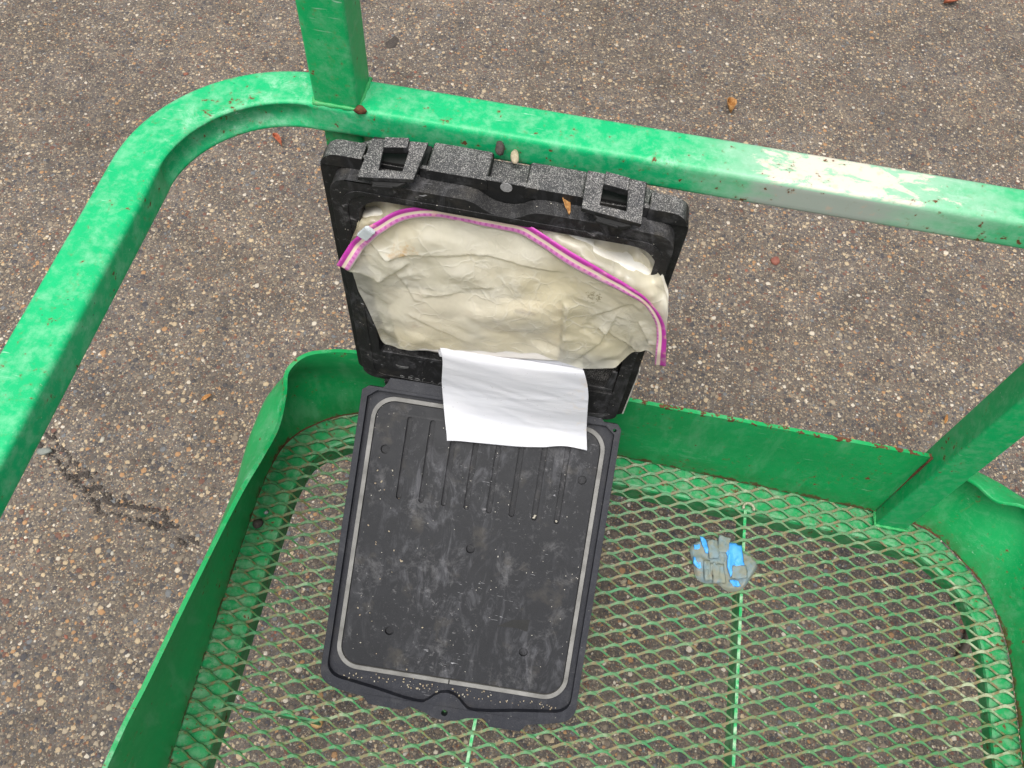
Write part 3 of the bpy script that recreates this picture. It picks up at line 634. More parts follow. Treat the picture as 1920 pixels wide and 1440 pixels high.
# ================================================================ MANUAL BOX
bx = empty('manual_box', (-.073, .585, .232), 'open black plastic document box fixed below the green rail with its lid hanging down', 'storage box')
BO = Vector((-.073, .545, .232))
A_ = Vector((1, 0, -.006)); W_ = Vector((.006, 0, 1)); D_ = Vector((0, -1, 0))
def TB(p): return BO+A_*p.x+W_*p.y+D_*p.z
L0, L1, B0, TP = -.181, .166, -.016, .368
hole = rr(-.147, .149, .060, .347, (.008, .008, .026, .026))
outl = rr(L0, L1, B0, TP, (.012, .012, .020, .020))
mb = MB()
mb.prism(rr(L0, L1, B0, TP-.004, (.012, .012, .02, .02)), [hole], -.014, -.0042, TB); mb.prism(rr(L0+.010, L1-.010, B0+.004, TP-.007, (.02, .02, .04, .04)), [hole], -.036, -.0142, TB)          # side walls
mb.prism(rr(L0+.014, L1-.014, B0+.006, TP-.010, .035), [], -.040, -.0362, TB)                   # back wall
mb.build('box_shell', M_shell, bx, bevel=.0016)
# front rim with a lobe in the middle
def lobe(x0, x1, y, dep, hw_, n=14): return [(x0+(x1-x0)*k/n, y-dep*.5*(1-math.cos(2*math.pi*k/n))) for k in range(n+1)]
ro = rr(L0-.002, L1+.002, B0-.001, TP+.005, (.012, .012, .022, .022)); k_ = 8*3
ro = ro[:k_]+[(q, TP+.005-d) for q, d in ((.122, 0), (.122, .014), (.074, .014), (.074, 0), (-.086, 0), (-.086, .014), (-.132, .014), (-.132, 0))]+ro[k_:]
mb = MB(); mb.prism(ro, [hole], -.0041, .0006, TB)
rim = mb.build('rim', M_shell, bx, bevel=.0012)
def block(x0, x1, name='top_block', r=(.001, .001, .004, .004), top=.0068, d0=-.034, d1=-.0045):
    mb = MB(); mb.prism(rr(x0, x1, TP-.008, TP+top, r, 4), [], d0, d1, TB); mb.build(name, M_shell, bx, bevel=.0016)
block(L0+.0, -.1395, r=(.001, .001, .0015, .018), d0=-.016, d1=.0040)
block(-.0805, -.0225, top=.0055, d1=.0018)
block(.0125, .0675, top=.0055, d0=-.030, d1=.0018)
block(.1275, L1, r=(.001, .001, .018, .0015), d0=-.018, d1=.0030)
# collar: raised inner frame with a dip below the centre hole
co = rr(-.170, .158, -.004, .360, (.018, .018, .020, .020))
top_edge = [(.115, .361), (.075, .3615), (.035, .3612), (.026, .3600), (.019, .3560), (.013, .3510), (.004, .3475), (-.006, .347), (-.016, .3490), (-.024, .3540), (-.031, .3590), (-.040, .3615), (-.09, .3615), (-.135, .361)]
co = co[:8]+co[8:16]+co[16:24]+top_edge+co[24:]
hole_c = rr(-.144, .147, .062, .3385, (.006, .006, .028, .028))
mb = MB(); mb.prism(co, [hole_c], .0007, .0185, TB); mb.build('collar', M_collar, bx, bevel=.0030, angle=45)
co2 = rr(-.160, .150, .004, .3480, (.016, .016, .022, .022))
hole2 = rr(-.1545, .1445, .0095, .3430, (.014, .014, .022, .022))
mb = MB(); mb.prism(co2, [hole2], .0187, .0195, TB); mb.build('moulding_line', M_collar, bx, bevel=.0004)
# ledge above the hinge panel
mb = MB(); mb.prism([(-.1395, .0635), (.1425, .0735), (.1425, .079), (-.1395, .069)], [], .0187, .0212, TB); mb.prism([(.1335, .0795), (.1425, .0797), (.1425, .118), (.1365, .118)], [], .0187, .0212, TB)
mb.build('pocket_lip', M_collar, bx, bevel=.0008)
# crescent mark and moulded lettering on the hinge panel
mb = MB(); cres = [(-.117+.0085*math.cos(a), .040+.006*math.sin(a)) for a in [math.radians(190+i*16) for i in range(11)]]+[(-.117+.0075*math.cos(a), .0405+.0025*math.sin(a)) for a in [math.radians(350-i*16) for i in range(11)]]
mb.prism(cres, [], .0187, .0198, TB); mb.build('moulded_mark', M_text, bx)
fc = bpy.data.curves.new('txt', 'FONT'); fc.body = 'REPLACE'; fc.size = .0165; fc.extrude = .0005; fc.space_character = 1.12; fc.offset = -.0004
fo = bpy.data.objects.new('txt', fc); COL.objects.link(fo); bpy.context.view_layer.update()
tm = bpy.data.meshes.new_from_object(fo.evaluated_get(bpy.context.evaluated_depsgraph_get()))
vv = [TB(Vector((-.123+v.co.x*.98, .0045+v.co.y*.88, .0190+v.co.z))) for v in tm.vertices]; ff = [tuple(p.vertices) for p in tm.polygons]
COL.objects.unlink(fo); bpy.data.objects.remove(fo); bpy.data.curves.remove(fc)
obj('moulded_lettering', vv, ff, M_text, bx)
# centre hole boss
mb = MB(); mb.prism(circ(-.0045, .3680, .0058), [], .0008, .0016, TB); mb.build('centre_boss', M_boss, bx, bevel=.0005)
# worn pale edge at the lower right corner
mb = MB(); mb.prism([(.1668, -.010), (.1685, -.010), (.1700, .10), (.1690, .10)], [], -.004, .0012, TB); mb.prism([(.128, -.0195), (.160, -.0175), (.160, -.0155), (.128, -.0168)], [], -.004, .0012, TB)
mb.build('worn_edge', simple('bare_worn_plastic', [(.3, (.36, .35, .31)), (.7, (.55, .54, .50))], 200, .7), bx)
# latches
def latch(P4, win, tab, seed):
    zt = .6125
    def TZ(tilt=.0): return lambda p: Vector((p.x, p.y, p.z))
    zc = sum(p[1] for p in P4)/4
    def T(p): return Vector((p.x, p.y, p.z+(p.y-zc)*.06))
    mb = MB(); mb.prism(P4, [win], zt-.0035, zt+.0015, T)
    e0, e1 = Vector(P4[0]), Vector(P4[1])        # front edge
    def on(t, d): q = e0.lerp(e1, t); return (q.x, q.y+d)
    o = mb.build('latch', M_shell, bx, bevel=.0009)
    m4 = MB(); m4.prism([on(.22, .001), on(.34, -.0035), on(.72, -.0038), on(.86, .001), on(.84, .012), on(.24, .012)], [], zt-.0080, zt-.0040, T); m4.build('latch_nose', M_dark, o, bevel=.0009)
    m2 = MB(); m2.prism([on(.27, -.0036), on(.64, -.0042), on(.62, .004), on(.29, .004)], [], zt-.0072, zt-.0048, lambda p: T(p)+Vector((0, -.0010, 0))); m2.build('latch_slot', M_dark, o)
    m3 = MB(); m3.prism(tab, [], zt-.001, zt+.0062, T); m3.build('latch_tab', M_shell, o, bevel=.0009)
    return o
latch([(-.207, .5150), (-.157, .5230), (-.1535, .568), (-.2055, .562)], [(-.190, .527), (-.1690, .5305), (-.1690, .5548), (-.1918, .5505)][::1], [(-.1915, .5490), (-.1700, .5535), (-.1705, .5655), (-.1930, .5615)], 1)
latch([(-.004, .5235), (.051, .5170), (.0500, .5655), (-.0045, .5675)], [(.0120, .5305), (.0360, .5285), (.0348, .5490), (.0120, .5520)], [(.0120, .5505), (.0345, .5475), (.0345, .5625), (.0120, .5655)], 2)
for q0, q1 in ((-.209, -.153), (-.006, .052)):
    mb = MB(); mb.box(q0, q1, .5495, .578, .5980, .6010); mb.build('latch_recess', M_dark, bx)

# ---------------- lid
HN = Vector((-.073, .528, .232))
LU = Vector((.999, .041, -.020)).normalized(); LN = Vector((.039, -.536, .844)).normalized(); LV = LN.cross(LU).normalized()
if LV.y > 0: LV = -LV
def TL(p): return HN+LU*p.x+LV*p.y+LN*p.z
def mirror(P): return P[::-1]
lid_out = []
# outline: u right, v down the lid (towards its free edge)
lid_out += [(-.168, .030), (-.168, .384)]
lid_out += [(-.168+.024*(1-math.cos(a)), .384+.022*math.sin(a)) for a in [math.radians(15*k) for k in range(1, 6)]]
lid_out += [(-.140, .408), (-.108, .412), (-.100, .4205), (-.055, .4215), (-.047, .4155), (-.030, .4185), (-.016, .4245), (0, .4265), (.016, .4245), (.030, .4185), (.052, .4155), (.060, .4250), (.100, .4250), (.108, .415), (.140, .408)]
lid_out += [(.168-.024*(1-math.cos(a)), .384+.022*math.sin(a)) for a in [math.radians(15*k) for k in range(5, 0, -1)]]
lid_out += [(.168, .384), (.168, .016), (.163, .010), (.145, .010), (.140, .004), (.136, -.004), (-.134, -.004), (-.137, .004), (-.142, .010), (-.160, .010), (-.168, .016)]
holeL = circ(.163-.003, .0185, .0022, 10); holeC = circ(.0, .4165, .0042, 14)
mb = MB(); mb.prism(lid_out, [holeL, holeC], -.010, -.0056, TL)
lid = mb.build('lid', M_lidrim, bx, bevel=.001)
# raised border, with the trough hooking round the centre hole
inner = [(-.160, .030), (-.160, .374)]+[(-.160+.022*(1-math.cos(a)), .374+.0195*math.sin(a)) for a in [math.radians(15*k) for k in range(1, 6)]]
arch = [(.125, .3955), (.092, .4000), (.058, .4060), (.038, .4080), (.029, .4070), (.0225, .4020), (.0165, .3960), (.0095, .3915)]
inner += [(-x, y) for x, y in arch]+[(0, .3895)]+arch[::-1]
inner += [(.160-.022*(1-math.cos(a)), .374+.0195*math.sin(a)) for a in [math.radians(15*k) for k in range(5, 0, -1)]]
inner += [(.160, .374), (.160, .024), (.148, .0145), (-.148, .0145), (-.160, .024)]
mb = MB(); mb.prism(lid_out, [holeL, holeC, inner], -.0055, .0045, TL); mb.build('lid_rim', M_lidrim, lid, bevel=.0028, angle=45)
# gasket
mb = MB(); mb.prism(rr(-.1520, .1520, .0195, .3790, .030, 10), [rr(-.1465, .1465, .025, .3735, .025, 10)], -.0054, .0012, TL); mb.build('gasket', M_gasket, lid, bevel=.0009)
mb = MB(); mb.box(-.0014, .0004, .3732, .3792, .0012, .0016, TL); mb.build('gasket_joint', M_dark, lid)
# inner panel with grooves and dimples sunk into it
gro = [rr(u-.0036, u+.0036, .042, .1500, .0034, 4) for u in (-.1015, -.0720, -.0425, -.0130, .0165, .0460, .0755, .1050)]
dim = [circ(u, v, .0058, 16) for u, v in ((-.128, .0885), (.129, .0885), (.0005, .1995), (-.0875, .3225), (.089, .3225))]
mb = MB(); mb.prism(rr(-.1455, .1455, .026, .372, .0235, 10), gro+dim, -.0052, -.0002, TL); mb.prism(rr(-.1450, .1450, .0265, .3715, .0235, 10), [], -.0056, -.0053, TL)
mb.build('lid_panel', M_panel, lid, bevel=.0007)
mb = MB()
mb.prism([(.068, .283), (.091, .279), (.090, .295), (.075, .2925), (.050, .294)], [], -.00015, .00010, TL); mb.build('tape_remnant', M_dark, lid)
# keepers on the free edge
for u0, u1 in ((-.100, -.055), (.060, .100)):
    mb = MB(); mb.prism(rr(u0, u1, .4090, .4235, .003, 4), [], -.0155, -.0102, TL); mb.build('latch_keeper', M_lidrim, lid, bevel=.0012)
# hinge barrel
mb = MB(); mb.tube([TB(Vector((-.143+.027*k, -.0075, .0165))) for k in range(11)], .0052, 10); mb.tube([TB(Vector((-.143+.027*k, -.0155, .0160))) for k in range(11)], .0042, 10)
mb.build('hinge', M_collar, bx, smooth=True)
# pale grit caught along the lid trough
V = []; F = []; T_ = []
for i in range(120):
    t = random.random(); u = -.14+.28*t+random.gauss(0, .004)
    vv_ = .390+random.gauss(0, .0035) if random.random() < .8 else random.uniform(.1, .37)
    if vv_ < .372: u = -.135+random.expovariate(40)
    r = random.uniform(.0005, .0014)*(1.5 if random.random() < .08 else 1)
    z = -.0045 if .38 < vv_ else 0
    v, f = blob(TL(Vector((u, min(vv_, .3945), z))), r, (1.2, .8, .8), i, .3, 1); n = len(V); V += v; F += [tuple(k+n for k in q) for q in f]; T_ += [random.random()*.5]*len(v)
for (u, v_) in ((.0755, .147), (.0765, .1445), (.105, .147), (-.013, .1465)):
    v, f = blob(TL(Vector((u, v_, -.003))), .0022 if u > 0 else .0011, (1, .8, .8), u*90, .3, 1); n = len(V); V += v; F += [tuple(k+n for k in q) for q in f]; T_ += [.45]*len(v)
o = obj('lid_grit', V, F, M_grit, attrs={'tone': T_}, smooth=True); tag(o, 'pale grit caught in the trough of the black lid', 'grit', kind='stuff')

# debris on top of the box
stone((-.089, .583, .6085), .0062, (.7, 1.5, .8), M_mud, 'black crumb of dirt in the notch on top of the box', 21, 'dirt', 'dirt_crumb')
stone((-.074, .580, .6040), .0060, (1.5, .7, .6), M_stone, 'beige pebble wedged between box top and green rail', 23)
leaf((-.0185, .5405, .5965), .024, .008, -1.05, M_leaf, 'narrow orange leaf stuck on the top edge of the black box', .1, tilt=(-.5, .25))
stone((-.384, .377, .006), .008, (.9, 1, .6), M_mud, 'black crumb on the mesh beside the left toe board', 31, 'dirt', 'dirt_crumb')
stone((-.3775, .396, .005), .0035, (1, .8, .7), M_boss, 'tiny grey pebble on the mesh beside the black crumb', 33)

# ================================================================ BAG
def grid_eval(G, s_, t_):
    nu, nv = len(G)-1, len(G[0])-1; a = min(s_*nu, nu-1e-6); b = min(t_*nv, nv-1e-6); i, j = int(a), int(b); fa, fb = a-i, b-j
    def P(i, j): i = max(0, min(nu, i)); j = max(0, min(nv, j)); return Vector(G[i][j])*1e-4
    def c1(p0, p1, p2, p3, t): return .5*((2*p1)+(p2-p0)*t+(2*p0-5*p1+4*p2-p3)*t*t+(3*p1-p0-3*p2+p3)*t**3)
    col = [c1(P(i-1, j+q), P(i, j+q), P(i+1, j+q), P(i+2, j+q), fa) for q in (-1, 0, 1, 2)]
    return c1(*col, fb)
def seg_d(p, a, b):
    ab = b-a; t = (p-a).dot(ab)/ab.length_squared; tc = max(0, min(1, t)); q = a+ab*tc
    side = ab.x*(p.y-a.y)-ab.y*(p.x-a.x); return (p-q).length*(1 if side > 0 else -1), t
CREASE = [  # in (x, z): from, to, height each side falls off over width
 ((-.188, .500), (-.095, .520), .0026, .020), ((-.095, .520), (-.020, .522), .0022, .020), ((-.230, .475), (-.198, .462), .0040, .02), ((-.198, .462), (-.170, .490), .0035, .02),
 ((-.150, .442), (-.085, .478), .0030, .03), ((-.004, .478), (.000, .420), .0050, .02), ((.000, .420), (.002, .362), .0055, .02),
 ((.050, .470), (.042, .420), -.0040, .018), ((.042, .420), (.016, .370), -.0035, .018), ((.040, .445), (.085, .412), .0045, .02), ((.030, .470), (.018, .438), -.003, .02),
 ((-.215, .520), (-.188, .500), .003, .02), ((-.180, .470), (-.165, .430), .003, .02), ((-.120, .47), (-.06, .40), -.0022, .025), ((-.17, .40), (-.10, .37), .0025, .02), ((.06, .50), (.03, .47), -.003, .02), ((.075, .47), (.09, .44), .003, .015)]
def fh(i, j, k): return random.Random(i*7919+j*104729+k*31).uniform(-.5, .5)
FC = {}
def facet(x, y, k):          # flat facets meeting in sharp creases, as crushed film does
    i, j = math.floor(x), math.floor(y); a, b = x-i, y-j
    def g(i, j):
        q = (i, j, k)
        if q not in FC: FC[q] = fh(i, j, k)
        return FC[q]
    if (i*3+j*5+k) % 2: 
        if a+b < 1: return g(i, j)+(g(i+1, j)-g(i, j))*a+(g(i, j+1)-g(i, j))*b
        return g(i+1, j+1)+(g(i, j+1)-g(i+1, j+1))*(1-a)+(g(i+1, j)-g(i+1, j+1))*(1-b)
    if a > b: return g(i, j)+(g(i+1, j)-g(i, j))*a+(g(i+1, j+1)-g(i+1, j))*b
    return g(i, j)+(g(i, j+1)-g(i, j))*b+(g(i+1, j+1)-g(i, j+1))*a
def bag_disp(p):
    q = Vector((p.x, p.z)); h = 0
    for a, b, hh_, wd in CREASE:
        d, t = seg_d(q, Vector(a), Vector(b))
        k = math.exp(-(abs(d)/wd)*2.2)*max(0, min(1, (t+.12)/.12))*max(0, min(1, (1.12-t)/.12))
        h += hh_*k*(1 if d > 0 else -.35)*min(1, abs(d)/.0012)
    w = Vector((p.x*16, p.z*16, 1.7)); wq = w+Vector((noise.noise(w*1.5), noise.noise(w*1.5+Vector((5, 5, 5))), 0))*.9
    wq = w+(wq-w)*.28
    h += .0062*facet(wq.x*1.35+wq.y*.5, wq.y*1.35-wq.x*.3, 3)+.0034*facet(wq.x*3.1+wq.y*1.1, wq.y*3.1-wq.x, 9)+.0013*facet(wq.x*9, wq.y*9+wq.x*3, 5)+.003*noise.noise(wq*.6)
    return h-.0016
V = []; NU, NV = 230, 120
for j in range(NV+1):
    for i in range(NU+1):
        s_, t_ = i/NU, j/NV
        p = grid_eval(BAG, s_, t_); e = min(1, t_/.06)*min(1, (1-s_)/.05)*min(1, s_/.12)
        ed = min(1, (1-t_)/.05)
        d = bag_disp(p)
        p.y -= max(-.0040, d)*(.12+.88*e*ed)
        if -.235 < p.x < .085: p.z = min(p.z, .5775 if p.y > .518 else .60)
        # ragged hem along the bottom
        if t_ > .9: p.z += (t_-.9)/.1*(.004*noise.noise(Vector((p.x*60, 3, 0))))
        V.append(p)
F = [(j*(NU+1)+i, (j+1)*(NU+1)+i, (j+1)*(NU+1)+i+1, j*(NU+1)+i+1) for j in range(NV) for i in range(NU)]
bag = obj('plastic_bag', V, F, M_bag, org=(-.06, .52, .45), smooth=True)
tag(bag, 'cloudy crumpled zip bag with magenta seal stuffed in the black box', 'plastic bag')
V2 = []
for j in range(31):
    for i in range(61):
        p = grid_eval(BAG, .015+.97*i/60, .03+.93*j/30); p.y += .0115+.0010*noise.noise(p*30)
        if -.235 < p.x < .085: p.z = min(p.z, .573)
        V2.append(p)
obj('rear_film', V2, [(j*61+i, (j+1)*61+i, (j+1)*61+i+1, j*61+i+1) for j in range(30) for i in range(60)], M_rear, bag, smooth=True)
# upper flap folded over, on the left below the zip
def sheet(name, G, mat, parent, nu=60, nv=30, amp=.0012, off=.0, seed=0, th=.0003, follow=False, label=None):
    V = []
    for j in range(nv+1):
        for i in range(nu+1):
            p = grid_eval(G, i/nu, j/nv)
            w = Vector((p.x*38, p.z*38, seed)); d = (1-abs(noise.noise(w))*2.4)*amp+off
            if follow: d += bag_disp(p)
            p.y -= d; V.append(p)
    F = [(j*(nu+1)+i, (j+1)*(nu+1)+i, (j+1)*(nu+1)+i+1, j*(nu+1)+i+1) for j in range(nv) for i in range(nu)]
    o = obj(name, V, F, mat, parent, smooth=True) if parent else obj(name, V, F, mat, org=tuple(grid_eval(G, .5, 0)), smooth=True)
    m_ = o.modifiers.new('thick', 'SOLIDIFY'); m_.thickness = th
    return o
# zip band
ZP = cr([(a*1e-4, b*1e-4, c*1e-4) for a, b, c in ZIP], 9)
ZP = [p-Vector((0, max(-.004, bag_disp(p))*.85+.0020, 0)) for p in ZP]
for _ in range(6): ZP = [ZP[0]]+[(ZP[i-1]+ZP[i]*2+ZP[i+1])/4 for i in range(1, len(ZP)-1)]+[ZP[-1]]
V = []; AC = []; AL = []; L = 0; nn = len(ZP)
for i, p in enumerate(ZP):
    if i: L += (p-ZP[i-1]).length
    t = (ZP[min(i+1, nn-1)]-ZP[max(i-1, 0)]).normalized(); f_ = i/(nn-1)
    nrm = Vector((t.z, 0, -t.x)).normalized()
    if nrm.z > 0: nrm = -nrm                        # across, pointing down / outward
    if f_ > .8 and nrm.x > 0: nrm = -nrm
    wd = .0145+.0040*max(0, min(1, (f_-.3)/.25)) if f_ < .68 else .0185-(f_-.68)/.13*.0110 if f_ < .81 else .0075+(f_-.81)*.024
    for k in range(9):
        u = k/8; bulge = .0009*(math.exp(-((u-.17)/.11)**2)+.8*math.exp(-((u-.75)/.10)**2))
        V.append(p+nrm*(u-.42)*wd-Vector((0, bulge+.0008, 0))); AC.append(u if f_ < .72 else max(0, u*(1-(f_-.72)*1.2))); AL.append(L)
F = [(i*9+k, i*9+k+1, (i+1)*9+k+1, (i+1)*9+k) for i in range(nn-1) for k in range(8)]
z = obj('zip_seal', V, F, M_zip, bag, smooth=True, attrs={'across': AC, 'along': AL}); m_ = z.modifiers.new('thick', 'SOLIDIFY'); m_.thickness = .0007
# slider clip
sc = ZP[int(nn*.175)]; st = (ZP[int(nn*.175)+4]-ZP[int(nn*.175)-4]).normalized(); sn = Vector((st.z, 0, -st.x))
if sn.z > 0: sn = -sn
def TS(p): return sc+st*p.x+sn*p.y+Vector((0, -1, 0))*p.z
mb = MB(); mb.prism([(-.0085, -.0080), (.0060, -.0085), (.0085, -.0065), (.0080, .0022), (-.0080, .0030)], [], .0015, .0050, TS); mb.prism([(.0035, -.0090), (.0075, -.0088), (.0072, .0015), (.0040, .0012)], [], .0051, .0060, TS)
mb.build('zip_slider', M_slider, bag, bevel=.0009)

# booklet inside the bag
def lerpG(c, nu, nv):   # corner grid tl tr br bl in world metres -> control grid
    tl, tr, br, bl = [Vector(x) for x in c]
    return [[tuple((tl.lerp(tr, i/nu).lerp(bl.lerp(br, i/nu), j/nv))*1e4) for j in range(nv+1)] for i in range(nu+1)]
G = lerpG(((-.2000, .531, .440), (-.0060, .528, .478), (.0010, .517, .366), (-.1900, .524, .318)), 6, 3)
from mathutils.kdtree import KDTree
BV = [v.co+Vector(bag.location) for v in bag.data.vertices]; kd = KDTree(len(BV))
for i, p in enumerate(BV): kd.insert(Vector((p.x, 0, p.z)), i)
kd.balance()
def behind(p, r=.007): L_ = kd.find_range(Vector((p.x, 0, p.z)), r) or [kd.find(Vector((p.x, 0, p.z)))]; return max(BV[k[1]].y for k in L_)
c4 = [Vector(G[0][0])*1e-4, Vector(G[-1][0])*1e-4, Vector(G[-1][-1])*1e-4, Vector(G[0][-1])*1e-4]; G = []
for i in range(27):
    col = []
    for j in range(13):
        p = c4[0].lerp(c4[1], i/26).lerp(c4[3].lerp(c4[2], i/26), j/12); p.y = behind(p)+.0012; col.append(tuple(p*1e4))
    G.append(col)
o = sheet('booklet', G, M_booklet, None, 60, 30, .0002, 0, 4, .0010); tag(o, 'yellowed folded booklet inside the cloudy zip bag', 'booklet')
mb = MB(); by = behind(Vector((-.042, 0, .4565)))+.001; mb.box(-.053, -.031, by-.0012, by+.0004, .4545, .4590); mb.build('brown_burn_mark', M_rustb, o)

# loose white paper hanging out of the pocket
PLw = [(-.1379, .517, .3460), (-.1344, .512, .3344), (-.1348, .5095, .2982), (-.1345, .507, .2600), (-.1290, .4910, .2270), (-.1210, .4673, .2064)]
PRw = [(.0292, .517, .3560), (.0333, .512, .3520), (.0420, .5095, .317), (.0458, .507, .2850), (.0515, .503, .2330), (.0571, .4895, .2110)]
G = []
for i in range(7):
    t = i/6; col = []
    for j, (a, b) in enumerate(zip(PLw, PRw)):
        p = Vector(a).lerp(Vector(b), t); bow = math.sin(math.pi*t)
        p.y -= (.004*bow if 0 < j < 4 else 0); p.z += (-.0025*bow if j == 5 else 0)
        if j == 5: p += Vector((0, .0, .0022*math.sin(t*9)+.004*math.exp(-((t-.82)/.09)**2)-.004*math.exp(-((t-1)/.08)**2)))
        col.append(tuple(p*1e4))
    G.append(col)
def paper_sheet(name, G, nu, nv, seed, parent=None):
    V = []
    for j in range(nv+1):
        for i in range(nu+1):
            s_, t_ = i/nu, j/nv; p = grid_eval(G, s_, t_)
            w = Vector((p.x*9+p.z*3, p.z*46, seed)); d = .0010*noise.noise(w)+.0005*(1-abs(noise.noise(Vector((p.x*12-p.z*8, p.z*70+p.x*18, seed+4))))*2.2)*(.3+t_)
            for (t0, sl, am) in ((.34, .05, .0007), (.55, -.10, .0012), (.66, .06, .0009), (.80, -.05, .0010), (.90, .02, .0014)):
                q_ = t_-t0-sl*(s_-.5)-.02*noise.noise(Vector((s_*3, t0*9, seed))); d += am*math.exp(-abs(q_)/.022)*(.5+.5*noise.noise(Vector((s_*4, t0*20, 1))))
            p.y -= d; p.x += .0012*noise.noise(Vector((t_*5, seed, s_*2)))
            V.append(p)
    F = [(j*(nu+1)+i, (j+1)*(nu+1)+i, (j+1)*(nu+1)+i+1, j*(nu+1)+i+1) for j in range(nv) for i in range(nu)]
    o = obj(name, V, F, M_paper, parent, smooth=True) if parent else obj(name, V, F, M_paper, org=(-.05, .51, .35), smooth=True)
    m_ = o.modifiers.new('thick', 'SOLIDIFY'); m_.thickness = .0006
    return o
paper = paper_sheet('paper_sheet', G, 90, 70, 2)
tag(paper, 'folded white paper sheet hanging from the box over the top of the black lid', 'paper')
G = [[tuple(Vector(q)*1e4) for q in (Vector((-.1412, .5195, .3415)).lerp(Vector((.0270, .5195, .3700)), t)+Vector((0, 0, -.003*math.sin(math.pi*t)+.003*(t > .9))), Vector((-.139, .517, .325)).lerp(Vector((.0305, .517, .352)), t))] for t in [i/6 for i in range(7)]]
paper_sheet('folded_edge', G, 60, 8, 7, paper)

# ================================================================ RAG ON THE MESH
RC = Vector((.2865, .449, .004))
V = []; nr, na = 22, 72
def rag_r(a): return .040*(1+.10*math.cos(2*a+.5)+.14*noise.noise(Vector((math.cos(a)*1.9, math.sin(a)*1.9, 2)))+.06*math.sin(5*a+1)+.05*abs(math.sin(2*a)))
def rag_h(x, y):
    c = noise.cell(Vector((x*95+noise.noise(Vector((x*60, y*60, 0)))*2, y*60+noise.noise(Vector((x*50, y*50, 7)))*2, 1)))
    w = Vector((x*70, y*38, .5)); return .0060+.0030*(1-abs(noise.noise(w))*2.6)+.0022*(1-abs(noise.noise(w*2.3))*2)+.0022*(abs(c) % 1)
for i in range(nr+1):
    for k in range(na):
        a = 2*math.pi*k/na; r = rag_r(a)*(i/nr); x, y = r*math.cos(a)*1.06, r*math.sin(a)*.94
        z_ = rag_h(x, y)*(1 if i < nr-1 else .7 if i < nr else .15); V.append(RC+Vector((x, y, z_)))
F = [(i*na+k, (i+1)*na+k, (i+1)*na+(k+1) % na, i*na+(k+1) % na) for i in range(nr) for k in range(na)]
rag = obj('crumpled_rag', V, F, M_rag, org=tuple(RC), smooth=True); tag(rag, 'crumpled muddy grey wad with bright blue strips lying on the mesh floor', 'rag')
def strip(poly, z0, z1, mat, name='blue_strip', seed=0):
    # ragged, gently buckled scrap: outline subdivided and jittered, inside filled as a fan of rings
    P = []
    for a, b in zip(poly, poly[1:]+poly[:1]):
        for k in range(6):
            t = k/6; x = a[0]+(b[0]-a[0])*t; y = a[1]+(b[1]-a[1])*t
            P.append((x+.0013*noise.noise(Vector((x*260, y*260, seed))), y+.0013*noise.noise(Vector((x*260, y*260, seed+9)))))
    cx = sum(p[0] for p in P)/len(P); cy = sum(p[1] for p in P)/len(P); V = []; n = len(P); R2 = 7
    for i in range(R2+1):
        f = i/R2
        for (x, y) in P:
            X, Y = cx+(x-cx)*f, cy+(y-cy)*f
            z = z1+.55*rag_h(X, Y)+.0016*noise.noise(Vector((X*120+seed, Y*70, seed)))+.0006*noise.noise(Vector((X*400, Y*400, seed)))-(.0012 if i == R2 else 0)
            V.append(RC+Vector((X, Y, z)))
    F = [(i*n+k, (i+1)*n+k, (i+1)*n+(k+1) % n, i*n+(k+1) % n) for i in range(R2) for k in range(n)]
    o = obj(name, V, F, mat, rag, smooth=True); m_ = o.modifiers.new('thick', 'SOLIDIFY'); m_.thickness = .0007; return o
strip([(.006, .031), (.024, .030), (.029, .000), (.015, -.004), (.017, -.013), (.010, -.020), (.004, -.006)], .0060, .0082, M_blue)
strip([(-.037, .032), (-.028, .031), (-.020, .010), (-.027, .009)], .0050, .0062, M_blue)
strip([(-.044, .000), (-.033, .002), (-.031, -.014), (-.036, -.016), (-.043, -.008)], .0020, .0036, M_blue)
strip([(.010, -.024), (.022, -.022), (.026, -.030), (.014, -.033)], .0030, .0048, M_blue)
strip([(-.044, .019), (-.036, .020), (-.034, .012), (-.042, .013)], .0020, .0034, M_blue)
strip([(.000, .018), (.006, .020), (.010, .008), (.006, .005)], .0050, .0064, M_blue)
strip([(.012, -.003), (.031, .000), (.034, -.018), (.012, -.022)], .0066, .0086, M_rag, 'grey_fold', 2)
strip([(-.026, .029), (-.011, .031), (-.008, .004), (-.022, .001)], .0062, .0080, M_rag, 'grey_fold', 3)
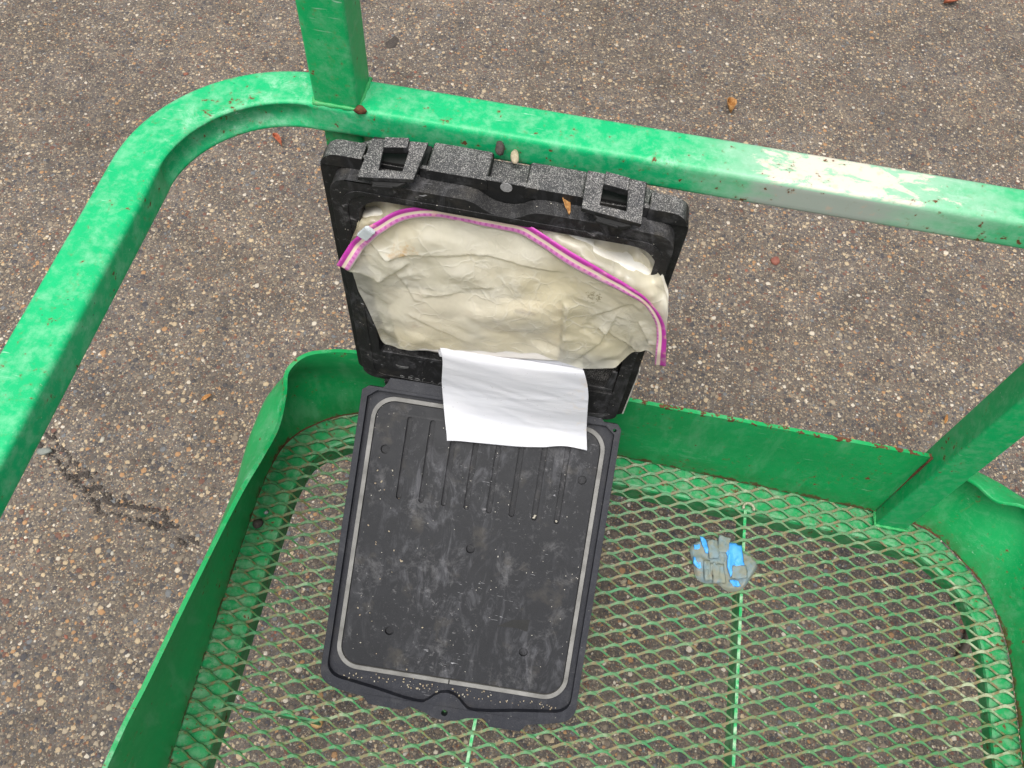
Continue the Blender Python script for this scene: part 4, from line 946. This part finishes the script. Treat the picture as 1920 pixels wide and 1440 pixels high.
strip([(-.030, -.004), (-.021, -.002), (-.014, -.030), (-.026, -.033)], .0062, .0080, M_rag, 'grey_fold', 5)
strip([(-.009, .040), (.008, .038), (.006, .014), (-.010, .012)], .0052, .0070, M_rag, 'grey_fold', 1)
strip([(-.017, -.006), (-.001, -.004), (.004, -.030), (-.013, -.034)], .0066, .0084, M_rag, 'grey_fold', 8)

rs = random.Random(5)
for i in range(7):
    a = rs.uniform(0, 6.28); r_ = rs.uniform(.004, .026); cx, cy = r_*math.cos(a), r_*math.sin(a)*.9; w_, h_ = rs.uniform(.006, .013), rs.uniform(.009, .017); t_ = rs.uniform(-.6, .6)
    if math.hypot(cx-.017, cy-.012) < .024: continue
    strip([(cx+(u*w_*math.cos(t_)-v*h_*math.sin(t_))*.5, cy+(u*w_*math.sin(t_)+v*h_*math.cos(t_))*.5) for u, v in ((-1, -1), (.2, -1.2), (1, -.8), (1.1, .4), (.6, 1.1), (-.7, .9))], .0066, .0072+.0012*rs.random(), M_rag, 'grey_fold', i*3.3)
# pieces of bark lying on the ground below the right side
def curl(P, r, label):
    pts = cr(P, 10); mb = MB(); mb.tube(pts, [r*(.35+.65*math.sin(math.pi*(i+.5)/len(pts))**.5) for i in range(len(pts))], 8); o = mb.build('dark_twig', M_twig, None, org=P[0], smooth=True); tag(o, label, 'twig', 'dark twigs under the basket')
M_twig = simple('dark_wet_bark', [(.3, (.045, .035, .026)), (.7, (.085, .065, .05))], 200, .6)

for P_, r_, lb in (([(.690, .668, GZ+.006), (.700, .650, GZ+.008), (.722, .655, GZ+.008), (.728, .640, GZ+.006)], .009, 'dark curled bark piece seen through the mesh behind the right post foot'),
                   ([(.745, .600, GZ+.006), (.763, .612, GZ+.009), (.778, .598, GZ+.008), (.786, .568, GZ+.005)], .0085, 'hooked dark twig seen through the mesh near the right corner'),
                   ([(.800, .532, GZ+.006), (.794, .505, GZ+.008), (.783, .482, GZ+.006), (.773, .468, GZ+.005)], .0075, 'straight dark twig seen through the mesh below the hooked one')):
    curl(P_, r_, lb)
